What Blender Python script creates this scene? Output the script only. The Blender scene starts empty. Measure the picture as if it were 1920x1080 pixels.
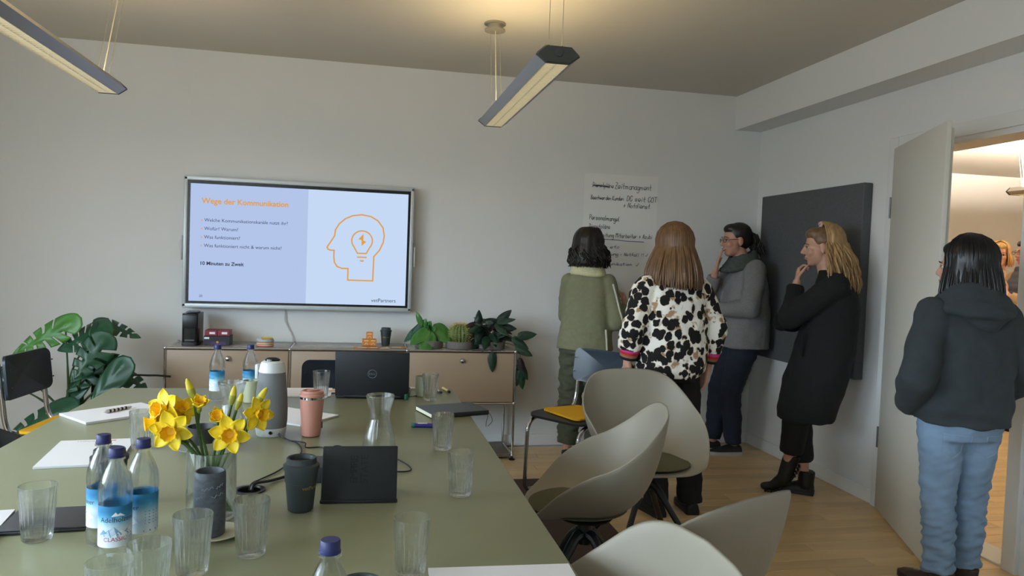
import bpy, bmesh, math, random
import numpy as np
from mathutils import Vector, Matrix, Euler, noise as mnoise

SC = bpy.context.scene
COL = SC.collection
random.seed(7)
PI = math.pi
def rad(a): return math.radians(a)

# ------------------------------------------------------------------ camera (phone main lens, held slightly rolled)
EYE = Vector((0.0, 0.0, 1.36))
RIGHT = Vector((0.97949126, -0.19806663, 0.03696597))
UP = Vector((-0.02883104, 0.04380018, 0.99862421))
FWD = Vector((0.19941325, 0.97920945, -0.03719142))
cd = bpy.data.cameras.new('camera')
cam = bpy.data.objects.new('camera', cd)
COL.objects.link(cam)
cd.sensor_width = 36.0
cd.lens = 1390.77 / 1920.0 * 36.0
cd.clip_start = 0.02
cam.matrix_world = Matrix(((RIGHT.x, UP.x, -FWD.x, EYE.x), (RIGHT.y, UP.y, -FWD.y, EYE.y),
                           (RIGHT.z, UP.z, -FWD.z, EYE.z), (0, 0, 0, 1)))
SC.camera = cam

# ------------------------------------------------------------------ sky outside the windows
wd = bpy.data.worlds.new('overcast_sky')
SC.world = wd
wd.use_nodes = True
bg = wd.node_tree.nodes['Background']
bg.inputs[0].default_value = (0.80, 0.91, 1.0, 1)
bg.inputs[1].default_value = 16.5
# below the horizon: the street and the facades opposite, much duller than the sky
_n = wd.node_tree.nodes; _l = wd.node_tree.links
_tc = _n.new('ShaderNodeTexCoord'); _sp = _n.new('ShaderNodeSeparateXYZ'); _mr = _n.new('ShaderNodeMapRange'); _mx = _n.new('ShaderNodeMix'); _mx.data_type = 'RGBA'
_mr.inputs[1].default_value = -.05; _mr.inputs[2].default_value = .12
_l.new(_tc.outputs['Generated'], _sp.inputs[0]); _l.new(_sp.outputs[2], _mr.inputs[0]); _l.new(_mr.outputs[0], _mx.inputs[0])
_mx.inputs[6].default_value = (0.26, 0.27, 0.28, 1); _mx.inputs[7].default_value = (0.72, 0.86, 1.0, 1)
_l.new(_mx.outputs[2], bg.inputs[0])
def portal(name, loc, rot, sx, sy):
    l = bpy.data.lights.new(name, 'AREA')
    l.shape = 'RECTANGLE'; l.size = sx; l.size_y = sy
    l.cycles.is_portal = True
    o = bpy.data.objects.new(name, l); COL.objects.link(o)
    o.location = loc; o.rotation_euler = rot
    return o
WIN_L = [(-1.5, 0.5), (0.95, 2.95)]          # window openings along the left wall (y from, y to)
WIN_FILL = [(-2.3, -1.5)]          # unseen window added behind the camera for front fill (x from, x to)
WZ0, WZ1 = 0.85, 2.42
XL, XR, YB, YF, HC = -2.9, 2.997, -2.4, 5.285, 2.676
for y0, y1 in WIN_L:
    portal('window_daylight', (XL - .1, (y0 + y1) / 2, (WZ0 + WZ1) / 2), (0, rad(-90), 0), WZ1 - WZ0, y1 - y0)
for x0, x1 in WIN_FILL:
    portal('window_daylight', ((x0 + x1) / 2, YB - .1, (WZ0 + WZ1) / 2), (rad(90), 0, 0), x1 - x0, WZ1 - WZ0)  # portal of the added fill window

vs = SC.view_settings
vs.view_transform = 'Standard'; vs.look = 'None'; vs.gamma = 1.0; vs.use_curve_mapping = False
vs.exposure = 0.0
LAMP_UP, LAMP_DOWN = 26.0, 1.3
ROOM2_LAMP = 2300.0
cy = SC.cycles
cy.max_bounces = 10; cy.diffuse_bounces = 4; cy.glossy_bounces = 3; cy.transmission_bounces = 10; cy.transparent_max_bounces = 16
# ------------------------------------------------------------------ helpers
def lin(c):
    c = c / 255.0
    return c / 12.92 if c <= 0.04045 else ((c + 0.055) / 1.055) ** 2.4
def rgb(c): return (lin(c[0]), lin(c[1]), lin(c[2]), 1.0)

MATS = {}
def mat(name, col=(200, 200, 200), rough=.5, metal=0.0, spec=.5, var=None, bump=None, coat=0.0, sheen=0.0,
        emit=None, stretch=(1, 1, 1), objrand=0.0, sss=0.0, trans=0.0):
    """Principled material; var=(scale, amount) mottles the colour, bump=(scale, strength) adds fine relief."""
    if name in MATS: return MATS[name]
    m = bpy.data.materials.new(name); m.use_nodes = True
    nt = m.node_tree; n = nt.nodes; L = nt.links
    b = n['Principled BSDF']
    b.inputs['Base Color'].default_value = rgb(col)
    b.inputs['Roughness'].default_value = rough
    b.inputs['Metallic'].default_value = metal
    b.inputs['Specular IOR Level'].default_value = spec
    b.inputs['Coat Weight'].default_value = coat
    b.inputs['Sheen Weight'].default_value = sheen
    if trans: b.inputs['Transmission Weight'].default_value = trans
    if sss:
        b.inputs['Subsurface Weight'].default_value = sss
        b.inputs['Subsurface Radius'].default_value = (.01, .004, .002)
    if emit:
        b.inputs['Emission Color'].default_value = rgb(emit[0]); b.inputs['Emission Strength'].default_value = emit[1]
    if var or bump:
        tc = n.new('ShaderNodeTexCoord'); mp = n.new('ShaderNodeMapping')
        mp.inputs['Scale'].default_value = stretch
        L.new(tc.outputs['Object'], mp.inputs['Vector'])
    if var:
        t = n.new('ShaderNodeTexNoise'); t.inputs['Scale'].default_value = var[0]; t.inputs['Detail'].default_value = 4
        L.new(mp.outputs[0], t.inputs['Vector'])
        hsv = n.new('ShaderNodeHueSaturation'); hsv.inputs['Color'].default_value = rgb(col)
        mr = n.new('ShaderNodeMapRange'); mr.inputs[1].default_value = .3; mr.inputs[2].default_value = .7
        mr.inputs[3].default_value = 1 - var[1]; mr.inputs[4].default_value = 1 + var[1]
        L.new(t.outputs[0], mr.inputs[0])
        if objrand:
            oi = n.new('ShaderNodeObjectInfo'); mr2 = n.new('ShaderNodeMapRange')
            mr2.inputs[3].default_value = 1 - objrand; mr2.inputs[4].default_value = 1 + objrand
            mu = n.new('ShaderNodeMath'); mu.operation = 'MULTIPLY'
            L.new(oi.outputs['Random'], mr2.inputs[0]); L.new(mr.outputs[0], mu.inputs[0]); L.new(mr2.outputs[0], mu.inputs[1])
            L.new(mu.outputs[0], hsv.inputs['Value'])
            ad = n.new('ShaderNodeVectorMath'); ad.operation = 'ADD'
            cb = n.new('ShaderNodeCombineXYZ'); m10 = n.new('ShaderNodeMath'); m10.operation = 'MULTIPLY'; m10.inputs[1].default_value = 40
            L.new(oi.outputs['Random'], m10.inputs[0]); L.new(m10.outputs[0], cb.inputs[2])
            L.new(mp.outputs[0], ad.inputs[0]); L.new(cb.outputs[0], ad.inputs[1]); L.new(ad.outputs[0], t.inputs['Vector'])
        else:
            L.new(mr.outputs[0], hsv.inputs['Value'])
        L.new(hsv.outputs[0], b.inputs['Base Color'])
    if bump:
        t2 = n.new('ShaderNodeTexNoise'); t2.inputs['Scale'].default_value = bump[0]; t2.inputs['Detail'].default_value = 3
        L.new(mp.outputs[0], t2.inputs['Vector'])
        bp = n.new('ShaderNodeBump'); bp.inputs['Strength'].default_value = bump[1]; bp.inputs['Distance'].default_value = .004
        L.new(t2.outputs[0], bp.inputs['Height']); L.new(bp.outputs[0], b.inputs['Normal'])
    MATS[name] = m
    return m

def emat(name, col, s=1.0):
    """something that gives off light: screen, tube"""
    if name in MATS: return MATS[name]
    m = bpy.data.materials.new(name); m.use_nodes = True
    nt = m.node_tree; nt.nodes.clear()
    o = nt.nodes.new('ShaderNodeOutputMaterial'); e = nt.nodes.new('ShaderNodeEmission')
    e.inputs[0].default_value = rgb(col); e.inputs[1].default_value = s
    nt.links.new(e.outputs[0], o.inputs[0]); MATS[name] = m
    return m

def glass_mat(name, tint=(250, 252, 252), ior=1.45, clear=.6, rough=0.0):
    """clear glass: part refracted, part straight through, so that it neither blackens its shadow nor vanishes"""
    if name in MATS: return MATS[name]
    m = bpy.data.materials.new(name); m.use_nodes = True
    nt = m.node_tree; nt.nodes.clear(); N = nt.nodes.new; L = nt.links.new
    o = N('ShaderNodeOutputMaterial'); g = N('ShaderNodeBsdfGlass'); t = N('ShaderNodeBsdfTransparent'); mx = N('ShaderNodeMixShader')
    g.inputs['Color'].default_value = rgb(tint); g.inputs['IOR'].default_value = ior; g.inputs['Roughness'].default_value = rough
    t.inputs[0].default_value = rgb(tint)
    mx.inputs[0].default_value = clear
    L(g.outputs[0], mx.inputs[1]); L(t.outputs[0], mx.inputs[2]); L(mx.outputs[0], o.inputs[0])
    MATS[name] = m
    return m

class G:
    """collects geometry for ONE mesh object"""
    def __init__(s): s.v = []; s.f = []
    def add(s, vs, fs, M=None):
        o = len(s.v)
        if M is not None: vs = [tuple(M @ Vector(p)) for p in vs]
        s.v.extend([tuple(p) for p in vs]); s.f.extend([tuple(i + o for i in f) for f in fs])
        return s
    def box(s, c, size, M=None):
        x, y, z = (k / 2 for k in size)
        vs = [(c[0] + a * x, c[1] + b * y, c[2] + d * z) for a in (-1, 1) for b in (-1, 1) for d in (-1, 1)]
        return s.add(vs, [(0, 1, 3, 2), (4, 6, 7, 5), (0, 4, 5, 1), (2, 3, 7, 6), (0, 2, 6, 4), (1, 5, 7, 3)], M)
    def rbox(s, c, size, r=.004, seg=2, M=None):
        bm = bmesh.new(); bmesh.ops.create_cube(bm, size=1)
        for v in bm.verts: v.co = Vector((v.co.x * size[0], v.co.y * size[1], v.co.z * size[2])) + Vector(c)
        bmesh.ops.bevel(bm, geom=list(bm.edges), offset=min(r, min(size) * .49), segments=seg, profile=.5, affect='EDGES')
        bm.verts.index_update()
        vs = [v.co[:] for v in bm.verts]; fs = [[v.index for v in f.verts] for f in bm.faces]; bm.free()
        return s.add(vs, fs, M)
    def vbox(s, c, size, r=.02, seg=4, M=None):
        """box with only its upright edges rounded"""
        x, y, z = size[0] / 2, size[1] / 2, size[2] / 2
        ring = []
        for (sx, sy, a0) in ((1, 1, 0), (-1, 1, 90), (-1, -1, 180), (1, -1, 270)):
            for k in range(seg + 1):
                a = rad(a0 + 90 * k / seg); ring.append((c[0] + sx * (x - r) + r * math.cos(a), c[1] + sy * (y - r) + r * math.sin(a)))
        return s.loft([[(p[0], p[1], c[2] - z) for p in ring], [(p[0], p[1], c[2] + z) for p in ring]], M=M)
    def loft(s, rings, cap=True, M=None):
        n = len(rings[0]); vs = [p for r in rings for p in r]; fs = []
        for i in range(len(rings) - 1):
            for j in range(n):
                k = (j + 1) % n
                fs.append((i * n + j, i * n + k, (i + 1) * n + k, (i + 1) * n + j))
        if cap:
            fs.append(tuple(reversed(range(n)))); fs.append(tuple((len(rings) - 1) * n + j for j in range(n)))
        return s.add(vs, fs, M)
    def tube(s, pts, r, n=8, cap=True, closed=False, M=None):
        P = [Vector(p) for p in pts]; m = len(P)
        rs = r if isinstance(r, (list, tuple)) else [r] * m
        rings = []; prev = None
        for i in range(m):
            if closed: d = P[(i + 1) % m] - P[i - 1]
            else: d = P[min(i + 1, m - 1)] - P[max(i - 1, 0)]
            if d.length < 1e-9: d = Vector((0, 0, 1))
            d.normalize()
            if prev is None:
                a = Vector((0, 0, 1)) if abs(d.z) < .9 else Vector((1, 0, 0))
                u = d.cross(a).normalized()
            else:
                u = (prev - d * prev.dot(d))
                u = u.normalized() if u.length > 1e-6 else d.orthogonal().normalized()
            prev = u; w = d.cross(u)
            rings.append([tuple(P[i] + (u * math.cos(2 * PI * k / n) + w * math.sin(2 * PI * k / n)) * rs[i]) for k in range(n)])
        if closed: rings.append(rings[0])
        return s.loft(rings, cap=cap and not closed, M=M)
    def lathe(s, prof, n=32, c=(0, 0, 0), M=None, rmod=None):
        vs = []; fs = []; idx = []
        for (r, z) in prof:
            if r < 1e-6: idx.append([len(vs)]); vs.append((c[0], c[1], c[2] + z))
            else:
                row = []
                for k in range(n):
                    a = 2 * PI * k / n; rr = r + (rmod(a, z, r) if rmod else 0)
                    row.append(len(vs)); vs.append((c[0] + rr * math.cos(a), c[1] + rr * math.sin(a), c[2] + z))
                idx.append(row)
        for a, b in zip(idx[:-1], idx[1:]):
            if len(a) == 1 and len(b) == 1: continue
            for k in range(n):
                q = (k + 1) % n
                if len(a) == 1: fs.append((a[0], b[q], b[k]))
                elif len(b) == 1: fs.append((a[k], a[q], b[0]))
                else: fs.append((a[k], a[q], b[q], b[k]))
        return s.add(vs, fs, M)
    def sphere(s, c, r, n=16, m=10, M=None):
        if not isinstance(r, (list, tuple)): r = (r, r, r)
        T = Matrix.Translation(c) @ Matrix.Diagonal((r[0], r[1], r[2], 1))
        if M is not None: T = M @ T
        prof = [(0 if i in (0, m) else math.sin(PI * i / m), -math.cos(PI * i / m)) for i in range(m + 1)]
        return s.lathe(prof, n, M=T)
    def capsule(s, a, ra, b, rb, n=14, M=None):
        a = Vector(a); b = Vector(b); d = b - a; L = d.length
        if L < 1e-6: return s.sphere(a, max(ra, rb), n, 8, M)
        q = d.to_track_quat('Z', 'Y').to_matrix().to_4x4(); T = Matrix.Translation(a) @ q
        prof = [(0, -ra)] + [(ra * math.sin(t), -ra * math.cos(t)) for t in (.5, 1.0, 1.5708)]
        prof += [(rb * math.sin(t), L - rb * math.cos(t)) for t in (1.5708, 2.1, 2.6)] + [(0, L + rb)]
        return s.lathe(prof, n, M=(M @ T) if M is not None else T)
    def cone(s, a, ra, b, rb, n=18, M=None):
        """flat-ended tapered limb"""
        a = Vector(a); b = Vector(b); d = b - a
        T = Matrix.Translation(a) @ d.to_track_quat('Z', 'Y').to_matrix().to_4x4()
        return s.lathe([(0, 0), (ra, 0), (rb, d.length), (0, d.length)], n, M=(M @ T) if M is not None else T)
    def mesh(s, name, sharp=35, smooth=True):
        me = bpy.data.meshes.new(name); me.from_pydata(s.v, [], s.f); me.validate(); me.update()
        bm = bmesh.new(); bm.from_mesh(me); bmesh.ops.recalc_face_normals(bm, faces=bm.faces); bm.to_mesh(me); bm.free()
        if smooth:
            me.polygons.foreach_set('use_smooth', [True] * len(me.polygons))
            me.set_sharp_from_angle(angle=rad(sharp))
        return me
    def build(s, name, m, parent=None, sharp=35, smooth=True):
        return obj(name, s.mesh(name, sharp, smooth), m, parent)

def obj(name, me, m, parent=None):
    o = bpy.data.objects.new(name, me); COL.objects.link(o)
    if m is not None:
        me.materials.clear(); me.materials.append(m)
    if parent is not None: o.parent = parent
    return o
def tag(o, label=None, cat=None, group=None, kind=None):
    if label: o['label'] = label
    if cat: o['category'] = cat
    if group: o['group'] = group
    if kind: o['kind'] = kind
    return o
def thing(name, label, cat, loc=(0, 0, 0), rz=0.0, group=None):
    o = bpy.data.objects.new(name, None); COL.objects.link(o)
    o.empty_display_size = .1
    o.location = loc; o.rotation_euler = (0, 0, rz)
    return tag(o, label, cat, group)
def dup(root, loc, rz=0.0, label=None, group=None):
    r = root.copy(); COL.objects.link(r); r.location = loc; r.rotation_euler = (0, 0, rz)
    if label: r['label'] = label
    if group: r['group'] = group
    for ch in list(root.children):
        c = ch.copy(); COL.objects.link(c); c.parent = r
        for g in list(ch.children):
            d = g.copy(); COL.objects.link(d); d.parent = c
    return r
def struct(name, g, m, label=None, parent=None):
    o = g.build(name, m, parent, sharp=20)
    if parent is None: tag(o, label, None, None, 'structure')
    return o
def bez(pts, n=24):
    """smooth path through the points (Catmull-Rom)"""
    P = [Vector(p) for p in pts]; P = [P[0] * 2 - P[1]] + P + [P[-1] * 2 - P[-2]]
    out = []; segs = len(P) - 3
    per = max(2, n // segs)
    for i in range(segs):
        a, b, c, d = P[i:i + 4]
        for k in range(per):
            t = k / per
            out.append(.5 * ((2 * b) + (c - a) * t + (2 * a - 5 * b + 4 * c - d) * t * t + (3 * b - a - 3 * c + d) * t ** 3))
    out.append(P[-2])
    return out
def text_mesh(body, size, extrude=0.0, align='LEFT', shear=0.0, offset=0.0, spacing=1.0):
    cu = bpy.data.curves.new('lettering', 'FONT'); cu.body = body; cu.size = size; cu.extrude = extrude
    cu.align_x = align; cu.shear = shear; cu.offset = offset; cu.space_character = spacing; cu.resolution_u = 3
    o = bpy.data.objects.new('lettering', cu); COL.objects.link(o)
    dg = bpy.context.evaluated_depsgraph_get(); dg.update()
    me = bpy.data.meshes.new_from_object(o.evaluated_get(dg))
    bpy.data.objects.remove(o); bpy.data.curves.remove(cu)
    return me
def text(body, size, m, parent, M, align='LEFT', name='lettering', warp=None, **k):
    me = text_mesh(body, size, align=align, **k)
    if warp:
        bm = bmesh.new(); bm.from_mesh(me)
        bmesh.ops.triangulate(bm, faces=bm.faces)
        bm.to_mesh(me); bm.free()
        for v in me.vertices: v.co = warp(v.co)
    else: me.transform(M)
    return obj(name, me, m, parent)
UPRIGHT = Matrix.Rotation(rad(90), 4, 'X')      # lettering on a wall that faces the camera (-y)

CHROME = mat('chrome', (205, 205, 208), .12, 1.0)
BLACKP = mat('black_plastic', (18, 18, 20), .42)
# ------------------------------------------------------------------ room shell
WALL = mat('wall_paint', (226, 226, 224), .92, var=(1.2, .012), bump=(220, .06))
CEIL = mat('ceiling_paint', (210, 204, 194), .95, bump=(200, .05))
TRIMM = mat('white_lacquer', (232, 232, 230), .45)
g = G()
t = .16
g.box(((XL + XR) / 2, YF + t / 2, HC / 2), (XR - XL + 2 * t, t, HC + .2))
struct('wall_back', g, WALL, 'white plaster wall carrying the screen and the handwritten sheet')
# right wall with the door opening
DY0, DY1, DH = 2.892, 3.735, 2.075
g = G()
g.box((XR + t / 2, (DY1 + YF) / 2, HC / 2), (t, YF - DY1, HC))
g.box((XR + t / 2, (YB + DY0) / 2, HC / 2), (t, DY0 - YB, HC))
g.box((XR + t / 2, (DY0 + DY1) / 2, (DH + HC) / 2), (t, DY1 - DY0, HC - DH))
struct('wall_right', g, WALL, 'white wall with the open doorway and the grey panel')
def windowed(axis, pos, a0, a1, wins, name, label):
    g = G()
    def blk(u0, u1, z0, z1):
        if axis == 'x': g.box((pos, (u0 + u1) / 2, (z0 + z1) / 2), (t, u1 - u0, z1 - z0))
        else: g.box(((u0 + u1) / 2, pos, (z0 + z1) / 2), (u1 - u0, t, z1 - z0))
    blk(a0, a1, 0, WZ0); blk(a0, a1, WZ1, HC)
    e = [a0] + [k for w in wins for k in w] + [a1]
    for i in range(0, len(e), 2): blk(e[i], e[i + 1], WZ0, WZ1)
    struct(name, g, WALL, label)
windowed('x', XL - t / 2, YB - t, YF + t, WIN_L, 'wall_left', 'white wall with two windows beside the table')
windowed('y', YB - t / 2, XL, XR, WIN_FILL, 'wall_front', 'white wall behind the viewer with an added fill window')
PANE = glass_mat('window_glass', (250, 252, 252), 1.05, .93)
wn = 0
for axis, wins in (('x', WIN_L), ('y', WIN_FILL)):  # the y-axis window is the unseen one added for front fill
    for a, b in wins:
        wn += 1
        w_, h_ = b - a, WZ1 - WZ0
        M = Matrix.Translation((XL - .06, (a + b) / 2, (WZ0 + WZ1) / 2)) @ Matrix.Rotation(rad(90), 4, 'Z') if axis == 'x' else Matrix.Translation(((a + b) / 2, YB - .06, (WZ0 + WZ1) / 2))
        g = G()
        for sx in (-1, 1): g.rbox((sx * (w_ / 2 - .03), 0, 0), (.06, .06, h_), .004, M=M)
        for sz in (-1, 1): g.rbox((0, 0, sz * (h_ / 2 - .03)), (w_ - .12, .06, .06), .004, M=M)
        g.rbox((0, 0, 0), (.05, .06, h_ - .12), .004, M=M)
        fo = struct('window_%d' % wn, g, TRIMM, 'white framed window letting in daylight')
        for s in (-1, 1):
            G().box((s * (w_ / 4 - .02), 0, 0), (w_ / 2 - .1, .006, h_ - .12), M=M).build('pane', PANE, fo)
g = G(); g.box(((XL + XR) / 2, (YB + YF) / 2, HC + .06), (XR - XL + 2 * t, YF - YB + 2 * t, .12))
struct('ceiling', g, CEIL, 'plain off-white ceiling with hanging lamps')
SX, SZ = 2.778, 2.42
g = G(); g.box(((SX + XR) / 2, (YB + YF) / 2, (SZ + HC) / 2), (XR - SX, YF - YB, HC - SZ))
struct('trim_1', g, WALL, 'boxed beam running along the right wall under the ceiling')

# floor: base, planks near the eye as pieces, the rest joined
SUB = mat('floor_joint', (96, 70, 42), .8)
OAK = mat('light_wood_floor', (220, 188, 138), .3, var=(5, .10), bump=(60, .03), stretch=(.25, 3.0, 3.0), objrand=.10, spec=.45)
X2, Y2A, Y2B = 8.6, 1.2, 8.2                      # the adjoining room
g = G(); g.box(((XL + X2) / 2, (YB + Y2B) / 2, -.06), (X2 - XL + .4, Y2B - YB + .4, .1))
floor = struct('floor', g, SUB, 'light wooden parquet floor of narrow strips')
PW, PL = .098, .72
def plank_mesh(L):
    g = G(); g.rbox((0, 0, -.004), (L - .0022, PW - .0022, .012), .0012, 1); return g.mesh('plank', 30)
pm = plank_mesh(PL); pm.materials.append(OAK)
cand = []
rows = int((Y2B - YB) / PW)
for j in range(rows):
    y = YB + PW * (j + .5)
    off = (j * .37) % 1.0 * PL
    x = XL - PL + off
    while x < X2 + .2:
        cx = x + PL / 2
        main = XL - .1 < cx - 0 < XR + .4 and y < YF
        other = cx > XR + .05 and y > Y2A
        if main or other: cand.append((cx, y))
        x += PL
def seen(c):
    x, y = c
    if x < XR + .3: return x > .55 and y > 2.2 and x < .95 * y + .8
    return abs(y - (x * .96 + .12)) < .42 and x < 6.9
near = [c for c in cand if seen(c)][:298]
rest = [c for c in cand if c not in set(near)]
for c in near:
    o = obj('plank', pm, None, floor); o.location = (c[0], c[1], 0)
g = G()
for c in rest: g.box((c[0], c[1], -.004), (PL - .0022, PW - .0022, .012))
o = g.build('plank_field', OAK, floor); o['kind'] = 'stuff'

# skirting boards
g = G(); g.rbox(((XL + XR) / 2, YF - .007, .045), (XR - XL - .004, .013, .085), .003)
struct('baseboard_back', g, TRIMM, 'white skirting board under the screen wall')
g = G(); g.rbox((XR - .007, (DY1 + .06 + YF) / 2, .045), (.013, YF - DY1 - .06 - .03, .085), .003)
g.rbox((XR - .007, (YB + DY0 - .1) / 2, .045), (.013, DY0 - .1 - YB - .02, .085), .003)
struct('baseboard_right', g, TRIMM, 'white skirting board along the right wall')
g = G(); g.rbox((XL + .008, (YB + YF) / 2, .045), (.013, YF - YB - .06, .085), .003)
struct('baseboard_left', g, TRIMM, 'white skirting board under the windows')

# door frame and leaf
FR = mat('door_frame_paint', (222, 222, 220), .4)
g = G()
for y in (DY0 - .035, DY1 + .035):
    g.rbox((XR - .012, y, DH / 2 + .035), (.026, .075, DH + .07), .005)
    g.box((XR + t / 2, y + (.022 if y < 3.2 else -.022), DH / 2), (t + .02, .03, DH))
g.rbox((XR - .012, (DY0 + DY1) / 2, DH + .0355), (.024, DY1 - DY0 - .002, .071), .005)
g.box((XR + t / 2, (DY0 + DY1) / 2, DH - .015), (t + .018, DY1 - DY0 - .052, .03))
struct('trim_2', g, FR, 'white door frame around the opening')
g = G(); g.rbox((XR + t / 2, (DY0 + DY1) / 2, .006), (t + .02, DY1 - DY0 - .06, .014), .004)
struct('trim_3', g, mat('sill_strip', (214, 210, 200), .4), 'pale threshold strip in the doorway')
leaf = bpy.data.objects.new('door_1', None); COL.objects.link(leaf)
hinge = Vector((2.955, 3.725, 0)); free = Vector((2.617, 2.957, 0))
dv = free - hinge; DW = dv.length
leaf.location = hinge; leaf.rotation_euler = (0, 0, math.atan2(dv.y, dv.x))
tag(leaf, 'white flush door leaf standing half open into the room', None, None, 'structure')
DLEAF = mat('door_leaf', (214, 211, 200), .5)
G().rbox((DW / 2 - .004, -.0, 1.045), (DW, .022, 2.06), .003).build('door_panel', DLEAF, leaf)
G().rbox((DW / 2 - .012, .02, 1.03), (DW - .03, .02, 2.03), .003).build('rebate', DLEAF, leaf)
for z in (.42, 1.74):
    G().tube([(-.012, -.014, z - .06), (-.012, -.014, z + .06)], .0055, 10).build('hinge', mat('hinge_metal', (120, 120, 122), .4, .8), leaf)
for s in (-1, 1):
    g = G(); g.tube([(DW - .07, s * .03 + .01, 1.03), (DW - .07, s * .06 + .01, 1.03), (DW - .19, s * .06 + .01, 1.03)], .009, 10)
    g.lathe([(0, 0), (.024, 0), (.024, .008), (0, .008)], 20, M=Matrix.Translation((DW - .07, s * .031 + .01, 1.03)) @ Matrix.Rotation(rad(-90 * s), 4, 'X'))
    g.build('handle', CHROME, leaf)

# adjoining room
W2 = mat('wall_paint_next_room', (238, 235, 230), .9)
g = G()
g.box((X2 + .08, (Y2A + Y2B) / 2, HC / 2), (.16, Y2B - Y2A + .3, HC))
struct('wall_far', g, W2, 'pale far wall of the next room')
g = G(); g.box(((XR + t + X2) / 2, Y2B + .08, HC / 2), (X2 - XR, .16, HC))
struct('wall_side', g, W2, 'pale side wall of the next room')
g = G(); g.box(((XR + t + X2) / 2, Y2A - .08, HC / 2), (X2 - XR, .16, HC))
struct('wall_near', g, W2, 'near wall of the next room')
g = G(); g.box((XR + t / 2, (YF + t + Y2B) / 2, HC / 2), (t, Y2B - YF - t, HC))
struct('wall_party', g, W2, 'wall of the next room beyond the corner')
g = G(); g.box(((XR + t + X2) / 2, (Y2A + Y2B) / 2, HC + .06), (X2 - XR - t + .3, Y2B - Y2A + .3, .12))
struct('ceiling_next_room', g, CEIL, 'ceiling of the next room')
g = G(); g.rbox((X2 - .008, (Y2A + Y2B) / 2, .045), (.014, Y2B - Y2A - .05, .085), .003)
struct('baseboard_far', g, TRIMM, 'white skirting board in the next room')

# rug under the table
g = G(); g.vbox((-.35, 1.95, .0042), (3.32, 5.0, .0036), .02)
rug = g.build('rug', mat('brown_carpet', (74, 58, 50), .95, var=(300, .22), bump=(500, .5)), None)
rug.location = (0, 0, 0)
tag(rug, 'dark brown carpet lying under the meeting table', 'carpet')
# ------------------------------------------------------------------ pendant lamps
ALU = mat('brushed_aluminium', (158, 156, 150), .38, .85)
LGREY = mat('lamp_grey_cap', (66, 68, 66), .5)
TUBE_DN = emat('lamp_lens_glow', (255, 236, 196), LAMP_DOWN)
TUBE_UP = emat('lamp_uplight_glow', (255, 226, 168), LAMP_UP)
TUBE_UP2 = emat('lamp_uplight_glow_next_room', (255, 243, 226), ROOM2_LAMP)
def pendant(label, x, y0, y1, zb, cany, up, near_wires=True):
    L = y1 - y0
    r = thing('pendant_lamp', label, 'lamp', (x, (y0 + y1) / 2, zb), 0, 'hanging linear office lamps')
    h = L / 2
    # cross section: flat louvre below, slanted cheeks, flat top
    sec = [(-.045, 0), (-.082, .028), (-.078, .036), (-.05, .062), (.05, .062), (.078, .036), (.082, .028), (.045, 0)]
    for s, nm in ((1, 'cheek'), (-1, 'cheek')):
        pts = [(.046 * s, .001), (.082 * s, .028), (.05 * s, .062), (.046 * s, .058), (.072 * s, .03), (.046 * s, .008)]
        G().loft([[(p[0], -h + .012, p[1]) for p in pts], [(p[0], h - .012, p[1]) for p in pts]]).build('cheek', ALU, r, sharp=25)
    for e in (-1, 1):
        cap = G().loft([[(p[0] * 1.02, e * (h - .012), p[1]) for p in sec], [(p[0] * 1.02, e * h, p[1]) for p in sec],
                  [(p[0] * .93, e * (h + .01), p[1] * .93 + .002) for p in sec]]).build('end_cap', LGREY, r, sharp=25)
        G().lathe([(0, 0), (.016, 0), (.014, .006), (0, .006)], 20, M=Matrix.Translation((0, e * (h + .009), .036)) @ Matrix.Rotation(rad(-90 * e), 4, 'X')).build('end_screw', LGREY, cap)
    G().box((0, 0, .018), (.088, L - .03, .004)).build('lens', TUBE_DN, r)
    g = G(); nb = int(L / .028)
    for k in range(nb + 1):
        g.box((0, -h + .02 + k * (L - .04) / nb, .008), (.088, .0022, .014))
    for s in (-1, 1): g.box((.0435 * s, 0, .008), (.003, L - .03, .016))
    g.box((0, 0, .008), (.002, L - .03, .012))
    o = g.build('louvre', mat('louvre_metal', (226, 222, 206), .3, .3), r, smooth=False); o['kind'] = 'stuff'
    G().box((0, 0, .0565), (.074, L - .06, .003)).build('uplight', up, r)
    for yy in ([-h + .05, h - .10]):
        for dx in (-.026, .026):
            G().tube([(dx, yy, .05), (dx, yy + (.0 if yy < 0 else cany), HC - zb)], .0014, 6).build('suspension_wire', mat('steel_wire', (176, 168, 150), .35, .7), r)
            G().lathe([(0, 0), (.005, 0), (.004, .02), (0, .022)], 10, c=(dx, yy, .058)).build('wire_grip', mat('grip_brass', (110, 98, 80), .4, .6), r)
    yy = h - .10
    G().tube([(0, yy, .05), (0, yy + cany, HC - zb)], .0028, 8).build('power_cable', mat('clear_cable', (200, 192, 170), .4), r)
    g = G(); z = HC - zb
    g.lathe([(0, -.001), (.06, -.001), (.06, -.008), (.043, -.011), (.043, -.032), (.058, -.036), (.058, -.044), (0, -.046)], 32, c=(0, yy + cany, z))
    g.build('ceiling_canopy', mat('canopy_grey', (150, 144, 130), .5, .2), r)
    return r
pendant('grey linear lamp hanging over the middle, its near end cap in view', .690, 2.69, 4.09, 2.095, .14, TUBE_UP)
pendant('grey linear lamp cut by the upper left corner of the picture', -1.235, 2.58, 3.985, 2.10, .25, TUBE_UP)
pendant('linear lamp hanging in the bright next room beyond the doorway', 5.35, 3.9, 5.3, 2.06, .10, TUBE_UP2)
pendant('linear lamp deeper in the next room near its side wall', 6.9, 3.9, 5.3, 2.06, .10, TUBE_UP2)

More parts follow.
